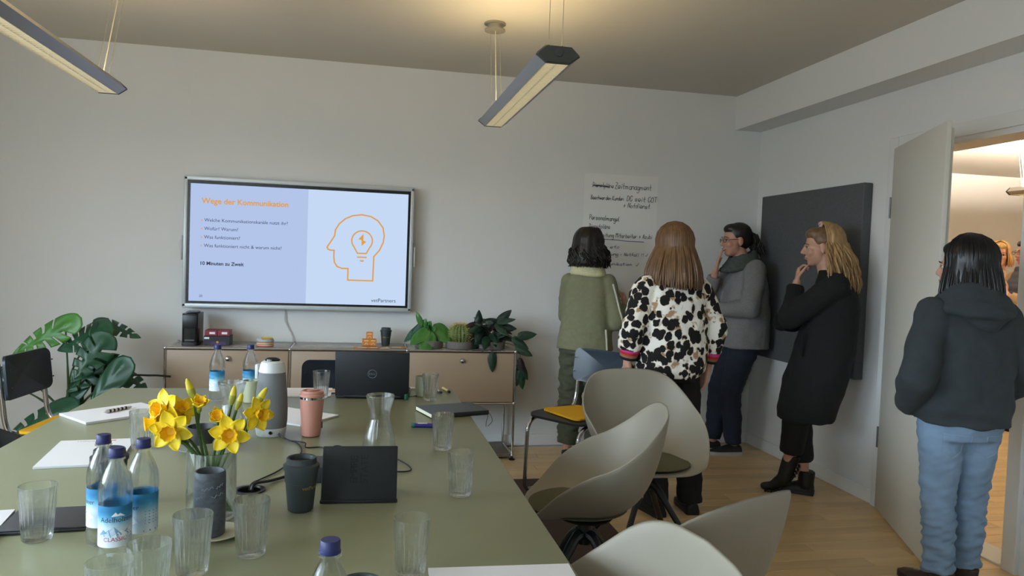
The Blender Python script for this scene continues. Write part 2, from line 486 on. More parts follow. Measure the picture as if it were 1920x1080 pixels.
# ------------------------------------------------------------------ screen on the wall
tvx0, tvx1, tvz0, tvz1, tvy = -1.149, .344, .972, 1.838, 5.185
TW, TH = tvx1 - tvx0, tvz1 - tvz0
tv = thing('wall_screen', 'large wall-mounted presentation screen showing a German slide', 'screen', ((tvx0 + tvx1) / 2, tvy, (tvz0 + tvz1) / 2))
g = G(); bw = .03
FRM = mat('screen_frame_silver', (196, 202, 204), .4, .25)
g.rbox((0, .03, TH / 2 - bw / 2), (TW, .06, bw), .006); g.rbox((0, .03, -TH / 2 + bw / 2), (TW, .06, bw), .006)
for s in (-1, 1): g.rbox((s * (TW / 2 - .012), .03, 0), (.024, .06, TH - .01), .006)
g.build('frame', FRM, tv)
G().rbox((0, .05, 0), (TW - .1, .075, TH - .1), .01).build('housing', mat('screen_housing', (60, 62, 64), .6), tv)
G().box((0, .016, -.003), (TW - .04, .02, TH - .045)).build('bezel', mat('screen_bezel', (8, 9, 14), .25), tv)
sw, sh = TW - .082, TH - .096
scr = G().box((0, .0035, -.003), (sw, .004, sh)).build('display', emat('slide_left', (186, 204, 242), .92), tv)
dx = -sw / 2 + sw * .527
G().box(((dx + sw / 2) / 2, .0008, -.003), (sw / 2 - dx, .0016, sh)).build('slide_panel', emat('slide_right', (202, 222, 250), .95), scr)
ORG = emat('slide_orange', (240, 172, 84), .85); INK = emat('slide_ink', (66, 76, 100), .6)
def T(body, u, v, size, m, **k):
    return text(body, size, m, scr, Matrix.Translation((-sw / 2 + u * sw, -.0016, sh / 2 - v * sh - .003)) @ UPRIGHT, **k)
T('Wege der Kommunikation', .05, .165, .0505, ORG, offset=.0012)
for i, s in enumerate(('Welche Kommunikationskanäle nutzt ihr?', 'Wofür? Warum?', 'Was funktioniert?', 'Was funktioniert nicht & warum nicht?')):
    T(s, .063, .32 + .0725 * i, .0312, INK)
    T('•', .047, .325 + .0725 * i, .036, ORG)
T('10 Minuten zu Zweit', .046, .69, .0325, INK, offset=.0008)
T('20', .046, .965, .022, INK)
T('vetPartners', .835, .972, .036, INK)
HEAD = [(.652, .404), (.655, .36), (.672, .315), (.70, .275), (.735, .25), (.778, .24), (.82, .25), (.855, .28), (.88, .33), (.887, .39), (.883, .44), (.866, .50), (.84, .548), (.838, .73), (.719, .73), (.719, .644), (.69, .644), (.668, .632), (.654, .60), (.651, .56), (.651, .512), (.633, .512), (.623, .506), (.618, .49), (.652, .404)]
HEAD = [(u + .002, .2 + (v - .24) * 1.19) for u, v in HEAD]
def stroke(pts, w, m, name='drawing'):
    P = [Vector((-sw / 2 + u * sw, -.0022, sh / 2 - v * sh - .003)) for u, v in pts]
    g = G()
    for a, b in zip(P[:-1], P[1:]):
        d = (b - a).normalized(); n_ = Vector((d.z, 0, -d.x)) * w / 2; a2 = a - d * w * .35; b2 = b + d * w * .35
        o_ = Vector((0, .0006, 0)); q = [a2 + n_, b2 + n_, b2 - n_, a2 - n_]
        g.loft([[tuple(p) for p in q], [tuple(p + o_) for p in q]])
    return g.build(name, m, scr, smooth=False)
stroke(HEAD, .0095, ORG, 'head_drawing')
cu, cv, ru = .784, .43, .049
bulb = [(cu + ru * math.sin(rad(a)), cv - ru * 1.78 * math.cos(rad(a))) for a in range(-130, 131, 10)]
bulb = [(cu - .021, cv + .112)] + bulb + [(cu + .021, cv + .112), (cu - .021, cv + .112)]
stroke(bulb, .009, ORG, 'bulb_drawing')
stroke([(cu - .020, cv + .146), (cu + .022, cv + .146)], .009, ORG, 'bulb_cap')
g = G(); P = [(cu - .010, cv + .172), (cu + .013, cv + .172), (cu + .008, cv + .186), (cu - .005, cv + .186)]
def q3(P, d=-.0022): return [(-sw / 2 + u * sw, d, sh / 2 - v * sh - .003) for u, v in P]
g.loft([q3(P), q3(P, -.0016)]); g.build('bulb_tip', ORG, scr, smooth=False)
P = [(cu + .006, cv - .062), (cu - .018, cv - .012), (cu - .003, cv - .006), (cu - .002, cv + .046), (cu + .020, cv + .008), (cu + .006, cv - .004)]
g = G(); g.loft([q3(P), q3(P, -.0016)]); g.build('bolt_drawing', ORG, scr, smooth=False)
for s, z in ((-1, -.04), (1, -.03)):
    g = G(); g.rbox((s * (TW / 2 + .006), .022, z), (.012, .02, .16), .004); g.build('pen_holder', mat('pen_grey', (150, 150, 150), .4, .3), tv)
    G().tube([(s * (TW / 2 + .014), .014, z - .085), (s * (TW / 2 + .014), .014, z + .05)], .0045, 8).build('screen_pen', mat('pen_pale', (206, 204, 200), .4), tv)
g = G(); pts = bez([(-.503, 5.27, .97), (-.505, 5.268, .90), (-.48, 5.272, .84), (-.45, 5.268, .78), (-.445, 5.268, .70), (-.445, 5.268, .45)], 30)
o = g.tube(pts, .004, 8).build('screen_cable', mat('white_cable', (206, 206, 204), .5)); tag(o, 'white cable hanging from the screen behind the sideboard', 'cable')

# ------------------------------------------------------------------ handwritten sheet on the wall
GL = {'a': "56361514234354 565363", 'b': "1913 134354554616", 'c': "554626151423435 4", 'd': "5953 5546261514234354", 'e': "14545546261514234354", 'f': "59493833 1656",
      'g': "5546261514234354 5651402011", 'h': "1913 1526465553", 'i': "3633 3837", 'k': "1913 561453", 'l': "29243343", 'm': "1613 15263533 35465553", 'n': "1613 1526465553",
      'o': "3615142343545536", 'p': "1610 15264655544323", 'r': "1613 152646", 's': "554626154454332314", 't': "39344353 1656", 'u': "1614234354 5653", 'w': "1623354356", 'z': "16561353",
      'ä': "56361514234354 565363 2827 4847", 'B': "1913 193948473616 3655543313", 'D': "1913 193957553313", 'E': "59191353 1646", 'G': "584929171423435455 35", 'K': "1913 591653", 'M': "1319365953",
      'N': "13195359", 'O': "3917142343545739", 'P': "1913 194958574616", 'T': "0969 3933", 'Z': "19591353 2646", 'A': "133953 2545", '+': "3733 1555", '-': "1555", '!': "3935 3433", 'v': "163356", 'V': "153369"}
sheet = thing('wall_sheet', 'translucent static sheet with handwritten German notes stuck on the wall', 'poster', (1.88, 5.2832, 1.56))
shm = mat('static_film', (233, 233, 230), .85)
g = G(); nx, nz = 8, 12; W_, H_ = .575, .93
vs_ = []; fs_ = []
for j in range(nz + 1):
    for i in range(nx + 1):
        x = -W_ / 2 + W_ * i / nx; z = -H_ / 2 + H_ * j / nz
        vs_.append((x, (.0009 + .0002 * mnoise.noise((x * 2, z * 2, 3))), z))
for j in range(nz):
    for i in range(nx):
        a = j * (nx + 1) + i; fs_.append((a, a + 1, a + nx + 2, a + nx + 1))
g.add(vs_, fs_); o = g.build('film', shm, sheet, smooth=False)
o.modifiers.new('thickness', 'SOLIDIFY').thickness = .0006
MK = mat('black_marker', (24, 24, 28), .6); MB = mat('blue_marker', (42, 52, 120), .6)
def write(s, x, z, size, m, r=.0015, slope=0.0, width=None, seed=1):
    """one handwritten line; x, z from the sheet's middle"""
    R = random.Random(seed); g = G(); adv = 0; n_ = 0
    cell = size / 6.0
    tot = sum(.55 if c in 'il!' else (1.25 if c == 'm' else (.6 if c == ' ' else .86)) for c in s) * 6 * cell
    kx = (width / tot) if width else 1.0
    for c in s:
        st = GL.get(c)
        wch = 6 * cell * kx * (.55 if c in 'il!' else (1.25 if c == 'm' else (.6 if c == ' ' else .86)))
        if st:
            jit = R.uniform(-.25, .25) * cell
            sc_ = 1.25 if c == 'm' else (.7 if c in 'il' else .9)
            for part in st.split(' '):
                pp = []
                for k in range(0, len(part) - 1, 2):
                    px, pz = int(part[k]), int(part[k + 1]) - 3
                    X = x + adv + ((px - 1) * sc_ + pz * .18 + R.uniform(-.18, .18)) * cell * kx
                    pp.append((X, -.0012, z + pz * cell * 1.05 + jit + slope * (X - x)))
                if len(pp) > 1:
                    g.tube(bez(pp, max(6, len(pp) * 2)), r, 5)
        adv += wch
    return g.build('handwriting', m, sheet)
write('Dienstpläne', -.225, .365, .032, MK, width=.165, seed=2)
G().tube([(-.222, -.001, .378), (-.10, -.001, .372)], .0032, 5).build('strike_through', MK, sheet)
write('Zeitmanagment', -.05, .362, .042, MK, width=.29, r=.0016, seed=3)
write('Beschwerden Kunden', -.235, .275, .030, MK, width=.255, seed=4)
write('DG seit GOT', .045, .275, .036, MK, width=.24, r=.0017, seed=5)
write('+ Notdienst', .02, .225, .034, MK, width=.215, r=.0016, seed=6)
write('Personalmangel', -.24, .125, .034, MK, width=.235, r=.0016, slope=-.02, seed=7)
write('Dienstpläne', -.24, .062, .031, MK, width=.165, seed=8)
write('Einarbeitung Mitarbeiter + Azubi', -.23, .0, .030, MK, width=.49, seed=9)
G().tube(bez([(-.24, -.001, -.018), (-.05, -.001, -.018), (.05, -.001, -.024), (.195, -.001, -.026)], 12), .0022, 5).build('underline', MB, sheet)
write('etc', -.07, -.082, .022, MB, width=.08, r=.0015, seed=10)
write('Besprechung - Notfall !! V', -.21, -.135, .022, MB, width=.44, r=.0016, seed=11)
write('Azubi', -.2, -.172, .020, MB, width=.15, r=.0014, seed=12)
write('Kommunikation  V', -.17, -.208, .022, MB, width=.33, r=.0016, seed=13)

# ------------------------------------------------------------------ grey acoustic panel
ap = thing('acoustic_panel', 'big dark grey fabric acoustic panel hung on the right wall', 'panel', (2.94, 4.535, 1.31))
g = G(); g.rbox((.024, 0, 0), (.064, 1.155, 1.19), .008, 3); g.build('fabric_cover', mat('grey_felt', (88, 90, 92), .95, var=(90, .12), bump=(260, .25), stretch=(1, .6, 1.6)), ap)
for z in (-.45, .45): G().box((.054, 0, z), (.004, .5, .03)).build('wall_rail', ALU, ap)
# ------------------------------------------------------------------ meeting table
TX0, TX1, TY0, TY1, TZ = -1.05, .44, .42, 3.495, .74
LINO = mat('olive_linoleum', (141, 142, 113), .36, var=(14, .02), bump=(900, .02), spec=.4)
tbl = thing('meeting_table', 'long meeting table with olive green linoleum top', 'table', ((TX0 + TX1) / 2, (TY0 + TY1) / 2, 0))
tw, tl = TX1 - TX0, TY1 - TY0
G().rbox((0, 0, TZ - .014), (tw, tl, .028), .003).build('table_top', LINO, tbl)
G().box((0, 0, TZ - .05), (tw - .3, tl - .4, .04)).build('apron', BLACKP, tbl)
for sx in (-1, 1):
    for sy in (-1, 1):
        G().cone((sx * (tw / 2 - .24), sy * (tl / 2 - .3), TZ - .03), .032, (sx * (tw / 2 - .2), sy * (tl / 2 - .24), .0064), .02).build('leg', BLACKP, tbl)
G().lathe([(0, 0), (.028, 0), (.040, .001), (.040, .004), (.030, .004), (.028, .001)], 32, c=(-.268 - (TX0 + TX1) / 2, 1.99 - (TY0 + TY1) / 2, TZ)).build('cable_grommet', mat('grommet_black', (22, 22, 26), .35), tbl)

# ------------------------------------------------------------------ steel-tube sideboard
SBX = [-1.175, -.432, .311, 1.04]; SBY0, SBY1 = 4.90, 5.245
SBZ = [.035, .39, .740]
BEIGE = mat('beige_steel', (168, 146, 122), .42, spec=.4)
sb = thing('sideboard', 'long beige metal sideboard with chrome tube frame under the screen', 'sideboard', (0, 0, 0))
for x in SBX:
    for y in (SBY0, SBY1):
        G().tube([(x, y, SBZ[0]), (x, y, SBZ[2])], .0095, 12).build('upright_tube', CHROME, sb)
        for z in SBZ: G().sphere((x, y, z), .0135, 14, 8).build('ball_joint', CHROME, sb)
        G().lathe([(0, .007), (.02, .007), (.022, .012), (.008, .022), (.006, .035), (0, .035)], 16, c=(x, y, -.004)).build('foot', BLACKP, sb)
    for z in SBZ: G().tube([(x, SBY0, z), (x, SBY1, z)], .0085, 10).build('depth_tube', CHROME, sb)
for i in range(3):
    x0, x1 = SBX[i], SBX[i + 1]; cx, w_ = (x0 + x1) / 2, x1 - x0
    for z in SBZ:
        for y in (SBY0, SBY1): G().tube([(x0, y, z), (x1, y, z)], .0085, 10).build('cross_tube', CHROME, sb)
    G().rbox((cx, (SBY0 + SBY1) / 2, SBZ[2]), (w_ - .018, SBY1 - SBY0 - .018, .014), .003).build('top_panel', mat('taupe_steel_top', (150, 138, 124), .22, spec=.6), sb)
    G().rbox((cx, (SBY0 + SBY1) / 2, SBZ[1]), (w_ - .018, SBY1 - SBY0 - .018, .012), .003).build('bottom_panel', BEIGE, sb)
    G().rbox((cx, SBY1, (SBZ[1] + SBZ[2]) / 2), (w_ - .018, .012, SBZ[2] - SBZ[1] - .018), .003).build('back_panel', BEIGE, sb)
    G().rbox((cx, (SBY0 + SBY1) / 2, SBZ[0]), (w_ - .018, SBY1 - SBY0 - .018, .012), .003).build('shelf', mat('taupe_shelf', (120, 104, 90), .45), sb)
    d = G().rbox((cx, SBY0 - .002, (SBZ[1] + SBZ[2]) / 2), (w_ - .020, .014, SBZ[2] - SBZ[1] - .020), .003).build('door', BEIGE, sb)
    k = G().lathe([(0, 0), (.018, 0), (.019, .004), (.015, .010), (.012, .022), (.008, .024), (0, .024)], 24, M=Matrix.Translation((cx, SBY0 - .009, .678)) @ Matrix.Rotation(rad(90), 4, 'X')).build('knob', CHROME, d)
for x in (SBX[0], SBX[3]):
    G().rbox((x, (SBY0 + SBY1) / 2, (SBZ[1] + SBZ[2]) / 2), (.012, SBY1 - SBY0 - .018, SBZ[2] - SBZ[1] - .018), .003).build('side_panel', BEIGE, sb)

# ------------------------------------------------------------------ shell chairs
SHELL = mat('taupe_shell', (150, 143, 128), .5, spec=.45)
SHELLB = mat('black_shell', (26, 26, 28), .5)
PADM = mat('olive_seat_pad', (92, 90, 66), .95, var=(160, .2), bump=(380, .35))
RIM = [(0, .238, .425), (.13, .232, .430), (.222, .185, .465), (.268, .10, .560), (.288, .0, .628), (.290, -.09, .668), (.268, -.175, .728), (.215, -.243, .795), (.135, -.278, .826), (0, -.290, .836)]
def shell_mesh():
    half = bez(RIM, 54)
    rim = half + [Vector((-p.x, p.y, p.z)) for p in reversed(half[1:-1])]
    n = len(rim); S = 16; g = G(); vs_ = [(0, .0, .432)]; fs_ = []
    for k in range(1, S + 1):
        s = k / S
        for p in rim:
            xy = Vector((p.x, p.y)); q = 1 - s
            h = p.z - .425
            wx = 3 * q * q * s * .56 + 3 * q * s * s * .87 + s ** 3
            z = q ** 3 * .432 + 3 * q * q * s * .425 + 3 * q * s * s * (.425 + h * .16) + s ** 3 * p.z
            vs_.append((xy.x * wx, xy.y * wx, z))
    for j in range(n): fs_.append((0, 1 + j, 1 + (j + 1) % n))
    for k in range(S - 1):
        for j in range(n):
            a = 1 + k * n + j; b = 1 + k * n + (j + 1) % n
            fs_.append((a, a + n, b + n, b))
    g.add(vs_, fs_)
    return g.mesh('shell', 60)
SHM = shell_mesh()
def shell_chair(label, loc, face, sh=SHELL, pad=PADM):
    r = thing('shell_chair', label, 'chair', loc, math.atan2(-face[0], face[1]), 'moulded shell chairs round the table')
    me = SHM if sh is SHELL else SHM.copy()
    o = obj('shell', me, sh, r)
    md = o.modifiers.new('thickness', 'SOLIDIFY'); md.thickness = .009; md.offset = -1
    sd = o.modifiers.new('round', 'SUBSURF'); sd.levels = 1; sd.render_levels = 1
    g = G(); prof = [(0, .438), (.17, .440), (.190, .446), (.192, .450), (.180, .455), (.10, .457), (0, .457)]
    g.lathe(prof, 40, M=Matrix.Diagonal((1.0, .98, 1, 1)) @ Matrix.Translation((0, .03, 0)))
    g.build('seat_pad', pad, r)
    g = G(); g.tube([(0, 0, .425), (0, 0, .30)], .028, 18); g.lathe([(0, .395), (.10, .40), (.11, .412), (0, .418)], 24); g.build('column', BLACKP, r)
    for k in range(4):
        a = rad(45 + 90 * k); u = Vector((math.cos(a), math.sin(a), 0))
        pts = [u * .01 + Vector((0, 0, .335)), u * .05 + Vector((0, 0, .325)), u * .11 + Vector((0, 0, .25)), u * .285 + Vector((0, 0, .016 if loc[2] == 0 else .016))]
        G().tube(bez(pts, 12), [.022] * 4 + [.019] * 4 + [.014] * 5, 10).build('leg', BLACKP, r)
    return r
RUGZ = .0064
shell_chair('taupe shell chair facing the viewer, with olive seat pad in full view', (1.335, 3.25, RUGZ), (.03, -1))
shell_chair('taupe shell chair seen from its side, second from the blue chair', (.853, 2.645, RUGZ), (-.96, .27))
shell_chair('nearest taupe shell chair at the bottom edge, its inside facing the viewer', (.379, 1.267, RUGZ), (-.996, -.084))
shell_chair('taupe shell chair turned away at lower right, showing its outer back', (.778, 1.790, RUGZ), (-.44, .898))
shell_chair('black shell chair half hidden beyond the left table edge', (-1.225, 2.775, RUGZ), (1, .02), SHELLB, mat('black_pad', (20, 20, 22), .9))

# ------------------------------------------------------------------ steel-tube cantilever chairs
NAVY = mat('navy_plywood', (32, 42, 54), .38, spec=.5)
BLKPLY = mat('black_plywood', (24, 25, 28), .42)
def plate(w, h, r, bow, th, nx=14, nz=8):
    """rounded rectangular bent sheet in x/z, bowed in y"""
    bm = bmesh.new(); ring = []
    for (sx, sz, a0) in ((1, 1, 0), (-1, 1, 90), (-1, -1, 180), (1, -1, 270)):
        for k in range(6):
            a = rad(a0 + 90 * k / 5); ring.append((sx * (w / 2 - r) + r * math.cos(a), sz * (h / 2 - r) + r * math.sin(a)))
    g = G(); n = len(ring)
    rings = []
    vs_ = []; fs_ = []
    K = 6
    for k in range(K + 1):
        s = k / K
        for (x, z) in ring:
            X, Z = x * s, z * s
            vs_.append((X, 0, Z))
    for k in range(K):
        for j in range(n):
            a = k * n + j; b = k * n + (j + 1) % n
            fs_.append((a, b, b + n, a + n))
    vs2 = [(x, bow(x, z) - th / 2, z) for x, _, z in vs_]; vs3 = [(x, bow(x, z) + th / 2, z) for x, _, z in vs_]
    g.add(vs2, fs_); o = len(vs2); g.add(vs3, [tuple(reversed(f)) for f in fs_])
    for j in range(n):
        a = K * n + j; b = K * n + (j + 1) % n
        g.f.append((a, b, b + o, a + o))
    return g
def tube_chair(label, loc, face, back=NAVY, seat=BLKPLY):
    r = thing('tube_chair', label, 'chair', loc, math.atan2(-face[0], face[1]), 'chromed tube chairs')
    for s in (-1, 1):
        x = .185 * s
        pts = [(x, -.268, .79), (x, -.245, .62), (x, -.232, .52), (x, -.205, .462), (x, -.14, .438), (x, .10, .438), (x, .175, .428), (x, .215, .385), (x, .222, .32), (x, .228, .09), (x, .218, .035), (x, .17, .0135), (x, -.05, .0135), (x, -.22, .0135)]
        G().tube(bez(pts, 70), .0115, 12).build('frame_tube', CHROME, r)
    G().tube([(-.185, -.22, .0135), (.185, -.22, .0135)], .0115, 12).build('floor_tube', CHROME, r)
    b = plate(.40, .205, .035, lambda x, z: .9 * x * x - .10 * z, .012)
    b.add([], []); M = Matrix.Translation((0, -.262, .722)); b.v = [tuple(M @ Vector(v)) for v in b.v]
    bo = b.build('backrest', back, r)
    for sx in (-.185, .185):
        for z in (.68, .765): G().sphere((sx * .98, -.236 - .10 * (z - .722) + .03, z), .004, 10, 6).build('screw', BLACKP, bo)
    s_ = plate(.42, .41, .06, lambda x, z: -.10 * max(0, z - .12) ** 1.3 * 2 - .25 * z * z * (1 if z < 0 else 0) * 0 + .12 * x * x, .013)
    M = Matrix.Translation((0, .0, .456)) @ Matrix.Rotation(rad(-90), 4, 'X') @ Matrix.Diagonal((1, -1, -1, 1))
    M = Matrix(((1, 0, 0, 0), (0, 0, 1, 0), (0, 1, 0, .458), (0, 0, 0, 1)))
    s_.v = [tuple(M @ Vector(v)) for v in s_.v]
    s_.build('seat', seat, r)
    return r
tube_chair('chrome tube chair with dark blue back beside the woman in olive', (1.262, 4.165, RUGZ), (-.81, -.59), mat('blue_black_plywood', (44, 58, 72), .32, spec=.6))
lc = tube_chair('chrome tube chair with navy back left of the table before the monstera', (-1.34, 3.945, RUGZ), (1, -.1), NAVY)
tube_chair('dark chrome tube chair at the table head behind the laptop', (-.07, 3.54, RUGZ), (0.02, -1), mat('black_navy_plywood', (22, 28, 38), .4))
YEL = mat('yellow_felt', (236, 176, 20), .9, bump=(300, .2))
def seat_pad(label, loc, rz, w, d, m=YEL):
    g = G(); g.vbox((0, 0, .006), (w, d, .012), .03)
    r = thing('seat_cushion', label, 'cushion', loc, rz, 'yellow seat cushions')
    g.build('felt_sheet', m, r)
    g2 = G(); ring = [(w / 2 - .004, d / 2 - .03), (w / 2 - .004, -d / 2 + .03)]
    G().tube([(-w / 2 + .03, -d / 2, .006), (w / 2 - .03, -d / 2, .006)], .0035, 6).build('edge_seam', mat('yellow_seam', (206, 146, 14), .9), r)
    return r
seat_pad('yellow felt cushion lying skewed on the chair beside the woman in olive', (1.265, 4.16, .4685 + RUGZ), rad(20), .27, .34)
seat_pad('yellow felt cushion on the chair left of the table', (-1.34, 3.945, .4685 + RUGZ), rad(84), .38, .36)
# ------------------------------------------------------------------ plants
def leaf_mesh(L, W, cuts=0, droop=.25, fold=.15, heart=.2, tipy=.75, seed=0, nv=22, nu=7):
    """leaf from the stalk at the origin along +y; cuts>0 slits the blade"""
    g = G(); R = random.Random(seed)
    if cuts: nv = max(nv, 40)
    for side in (-1, 1):
        vs_ = []; fs_ = []
        for j in range(nv + 1):
            v = j / nv
            w = W / 2 * (math.sin(PI * min(1, v ** tipy * 1.0)) ** .72 if 0 < v < 1 else 0) * (1.12 - .3 * v)
            for i in range(nu + 1):
                u = i / nu
                y = L * v - heart * L * u * (1 - v) ** 2 * 1.2 + .10 * L * u * u * v
                x = side * w * u
                z = -droop * L * (v ** 2) * .6 - fold * abs(x) - droop * 1.2 * x * x / W + .01 * L * math.sin(u * 6 + v * 14)
                vs_.append((x, y, z))
        for j in range(nv):
            v = (j + .5) / nv
            for i in range(nu):
                u = (i + .5) / nu
                if cuts and .14 < v < .86 and (v * cuts + .15 * side) % 1 > .76 and .3 < u: continue
                a = j * (nu + 1) + i; q = (a, a + 1, a + nu + 2, a + nu + 1)
                fs_.append(q if side > 0 else tuple(reversed(q)))
        g.add(vs_, fs_)
    me = bpy.data.meshes.new('leaf'); me.from_pydata(g.v, [], g.f); me.update()
    bm = bmesh.new(); bm.from_mesh(me); bmesh.ops.remove_doubles(bm, verts=bm.verts, dist=.0004)
    bmesh.ops.delete(bm, geom=[v for v in bm.verts if not v.link_faces], context='VERTS')
    bmesh.ops.recalc_face_normals(bm, faces=bm.faces)
    ex = bmesh.ops.solidify(bm, geom=list(bm.faces), thickness=.0012)
    bm.to_mesh(me); bm.free()
    me.polygons.foreach_set('use_smooth', [True] * len(me.polygons))
    return me
def place_leaf(me, m, parent, base, tip_dir, normal, name='leaf', roll=0):
    y = Vector(tip_dir).normalized(); z = Vector(normal); z = (z - y * z.dot(y)).normalized(); x = y.cross(z)
    o = obj(name, me, m, parent)
    o.matrix_local = Matrix(((x.x, y.x, z.x, base[0]), (x.y, y.y, z.y, base[1]), (x.z, y.z, z.z, base[2]), (0, 0, 0, 1)))
    return o
LEAFD = mat('monstera_leaf', (34, 78, 52), .38, var=(9, .2), spec=.5)
LEAFL = mat('monstera_leaf_young', (72, 130, 52), .4, var=(9, .2))
STEM = mat('plant_stem', (58, 84, 44), .5)
mo = thing('monstera', 'large monstera plant in the left corner behind the navy chair', 'plant', (-1.66, 4.80, 0))
g = G(); g.lathe([(0, .0), (.13, .0), (.14, .01), (.165, .27), (.17, .30), (.155, .30), (.15, .27), (0, .265)], 36)
g.build('plant_pot', mat('dark_pot', (56, 58, 60), .6), mo)
G().lathe([(0, .262), (.150, .268), (0, .272)], 24).build('soil', mat('soil', (38, 28, 22), .95, var=(60, .3)), mo)
G().tube([(.12, .0, .26), (.135, -.02, .72)], .022, 12).build('moss_pole', mat('moss_pole', (40, 32, 28), .95, var=(40, .3), bump=(80, .6)), mo)
# (tip, stalk end, face normal, width, slits, young)
ML = [((-.235, -.14, .752), (.0, -.12, .888), (.25, -.85, .5), .17, 6, True),
      ((-.01, -.14, .775), (.175, -.1, .868), (-.25, -.75, .7), .24, 7, False),
      ((.235, -.06, .80), (.16, -.08, .872), (.3, -.5, .8), .16, 6, False),
      ((.35, -.02, .835), (.17, .0, .895), (.2, -.6, .75), .13, 5, False),
      ((.095, -.24, .615), (.205, -.17, .795), (.1, -.95, .25), .20, 5, False),
      ((.30, -.08, .70), (.13, -.06, .665), (.1, -.8, .6), .15, 4, False),
      ((.20, -.26, .50), (.33, -.22, .665), (-.2, -.95, .25), .17, 0, False),
      ((.02, -.1, .53), (.15, -.04, .64), (-.3, -.8, .5), .19, 4, False),
      ((.42, -.1, .535), (.30, -.04, .585), (.2, -.7, .7), .13, 3, False),
      ((-.05, -.12, .37), (.08, -.06, .55), (-.5, -.8, .3), .12, 0, False),
      ((-.22, -.30, .29), (.02, -.22, .42), (-.2, -.8, .5), .20, 6, False),
      ((.10, -.26, .35), (.03, -.1, .42), (.3, -.7, .6), .16, 4, False),
      ((-.42, -.1, .56), (-.30, -.02, .62), (-.2, -.8, .5), .16, 4, False),
      ((-.40, -.16, .46), (-.28, -.1, .54), (-.3, -.8, .4), .15, 4, False)]
for i, (tip, st, nr, w_, cuts, young) in enumerate(ML):
    d = Vector(tip) - Vector(st)
    place_leaf(leaf_mesh(d.length * 1.06, w_ * .9, cuts, .16, .12, .28, .62, i), LEAFL if young else LEAFD, mo, st, d, nr)
    b0 = Vector((random.uniform(-.05, .1), random.uniform(-.05, .04), .27))
    mid = (b0 + Vector(st)) / 2 + Vector((random.uniform(-.04, .04), -.03, .05))
    G().tube(bez([b0, mid, st], 16), [.0065] * 9 + [.005] * 8, 8).build('stalk', STEM, mo)
o = G().tube(bez([(.31, -.035, .585), (.36, -.03, .592), (.42, -.02, .588), (.47, .0, .585), (.53, .05, .57)], 12), .006, 8).build('aerial_root', mat('root_dark', (40, 46, 36), .6), mo)

# on the sideboard
SBT = SBZ[2] + .0086
POT = mat('grey_stoneware', (112, 106, 100), .7, var=(30, .08), bump=(120, .1))
def bowl(r, h): return G().lathe([(0, 0), (r * .93, 0), (r * .97, .004), (r, h - .004), (r - .003, h), (r - .010, h), (r - .013, .012), (0, .010)], 40)
pl = thing('peperomia', 'small potted plant with round glossy green leaves on the sideboard', 'plant', (.462, 5.03, SBT))
bowl(.098, .052).build('stoneware_bowl', POT, pl)
G().lathe([(0, .040), (.084, .042), (0, .046)], 24).build('soil', mat('soil', (38, 28, 22), .95), pl)
PEP = mat('peperomia_leaf', (62, 118, 48), .3, var=(12, .2), spec=.6); PEPD = mat('peperomia_leaf_dark', (36, 84, 50), .25, spec=.6)
PLV = [((-.12, -.10, .045), (-.03, -.05, .115), (-.2, -.8, .6), .10, PEP), ((-.16, -.02, .06), (-.05, -.0, .15), (-.4, -.5, .7), .11, PEPD), ((-.05, -.13, -.01), (.0, -.07, .085), (.05, -.9, .45), .115, PEP),
       ((.14, -.06, .055), (.055, -.02, .135), (.1, -.85, .5), .12, PEP), ((-.09, -.02, .235), (-.062, -.02, .17), (-.3, -.9, .2), .04, PEP), ((-.03, -.03, .19), (-.05, -.01, .145), (0, -.8, .6), .05, PEP),
       ((.0, -.04, .175), (-.015, -.01, .13), (.1, -.7, .7), .055, PEP), ((.03, -.04, .14), (.0, -.01, .10), (.1, -.7, .7), .06, PEP), ((-.02, -.05, .15), (-.03, -.01, .10), (-.2, -.7, .7), .06, PEPD)]
for i, (tip, st, nr, w_, m_) in enumerate(PLV):
    d = Vector(tip) - Vector(st)
    place_leaf(leaf_mesh(d.length * 1.05, w_, 0, .2, .1, .25, .7, i, 14, 6), m_, pl, st, d, nr)
    G().tube(bez([(0, 0, .043), (st[0] * .5, st[1] * .5, st[2] * .7), st], 8), .0028, 6).build('stalk', STEM, pl)
ca = thing('cactus', 'round golden barrel cactus in a low stoneware bowl', 'cactus', (.672, 5.02, SBT))
bowl(.100, .050).build('stoneware_bowl', POT, ca)
G().lathe([(0, .036), (.086, .040), (0, .044)], 24).build('soil', mat('soil', (38, 28, 22), .95), ca)
R_ = .072; C0 = Vector((0, 0, .098))
prof = [(0, -R_ * .85)] + [(R_ * math.sin(PI * i / 14), -R_ * math.cos(PI * i / 14) * .92) for i in range(2, 14)] + [(0, R_ * .92)]
G().lathe(prof, 72, c=C0, rmod=lambda a, z, r: .005 * math.cos(18 * a) * min(1, r / .04)).build('cactus_body', mat('cactus_green', (96, 120, 66), .6), ca)
g = G()
for k in range(18):
    a = 2 * PI * k / 18
    for i in range(2, 15):
        e = PI * i / 16; p = C0 + Vector((math.cos(a) * math.sin(e), math.sin(a) * math.sin(e), -math.cos(e) * .92)) * (R_ + .004)
        for q in range(6):
            d = (p - C0).normalized() + Vector((random.uniform(-.75, .75), random.uniform(-.75, .75), random.uniform(-.75, .75)))
            d.normalize(); L_ = random.uniform(.014, .026); u = d.orthogonal().normalized() * .0009; w2 = d.cross(u)
            g.add([p + u, p - u * .5 + w2, p - u * .5 - w2, p + d * L_], [(0, 1, 3), (1, 2, 3), (2, 0, 3)])
o = g.build('spines', mat('golden_spines', (206, 178, 96), .6), ca, smooth=False); o['kind'] = 'stuff'
tr = thing('trailing_plant', 'dark trailing houseplant spilling over the right end of the sideboard', 'plant', (.888, 5.03, SBT))
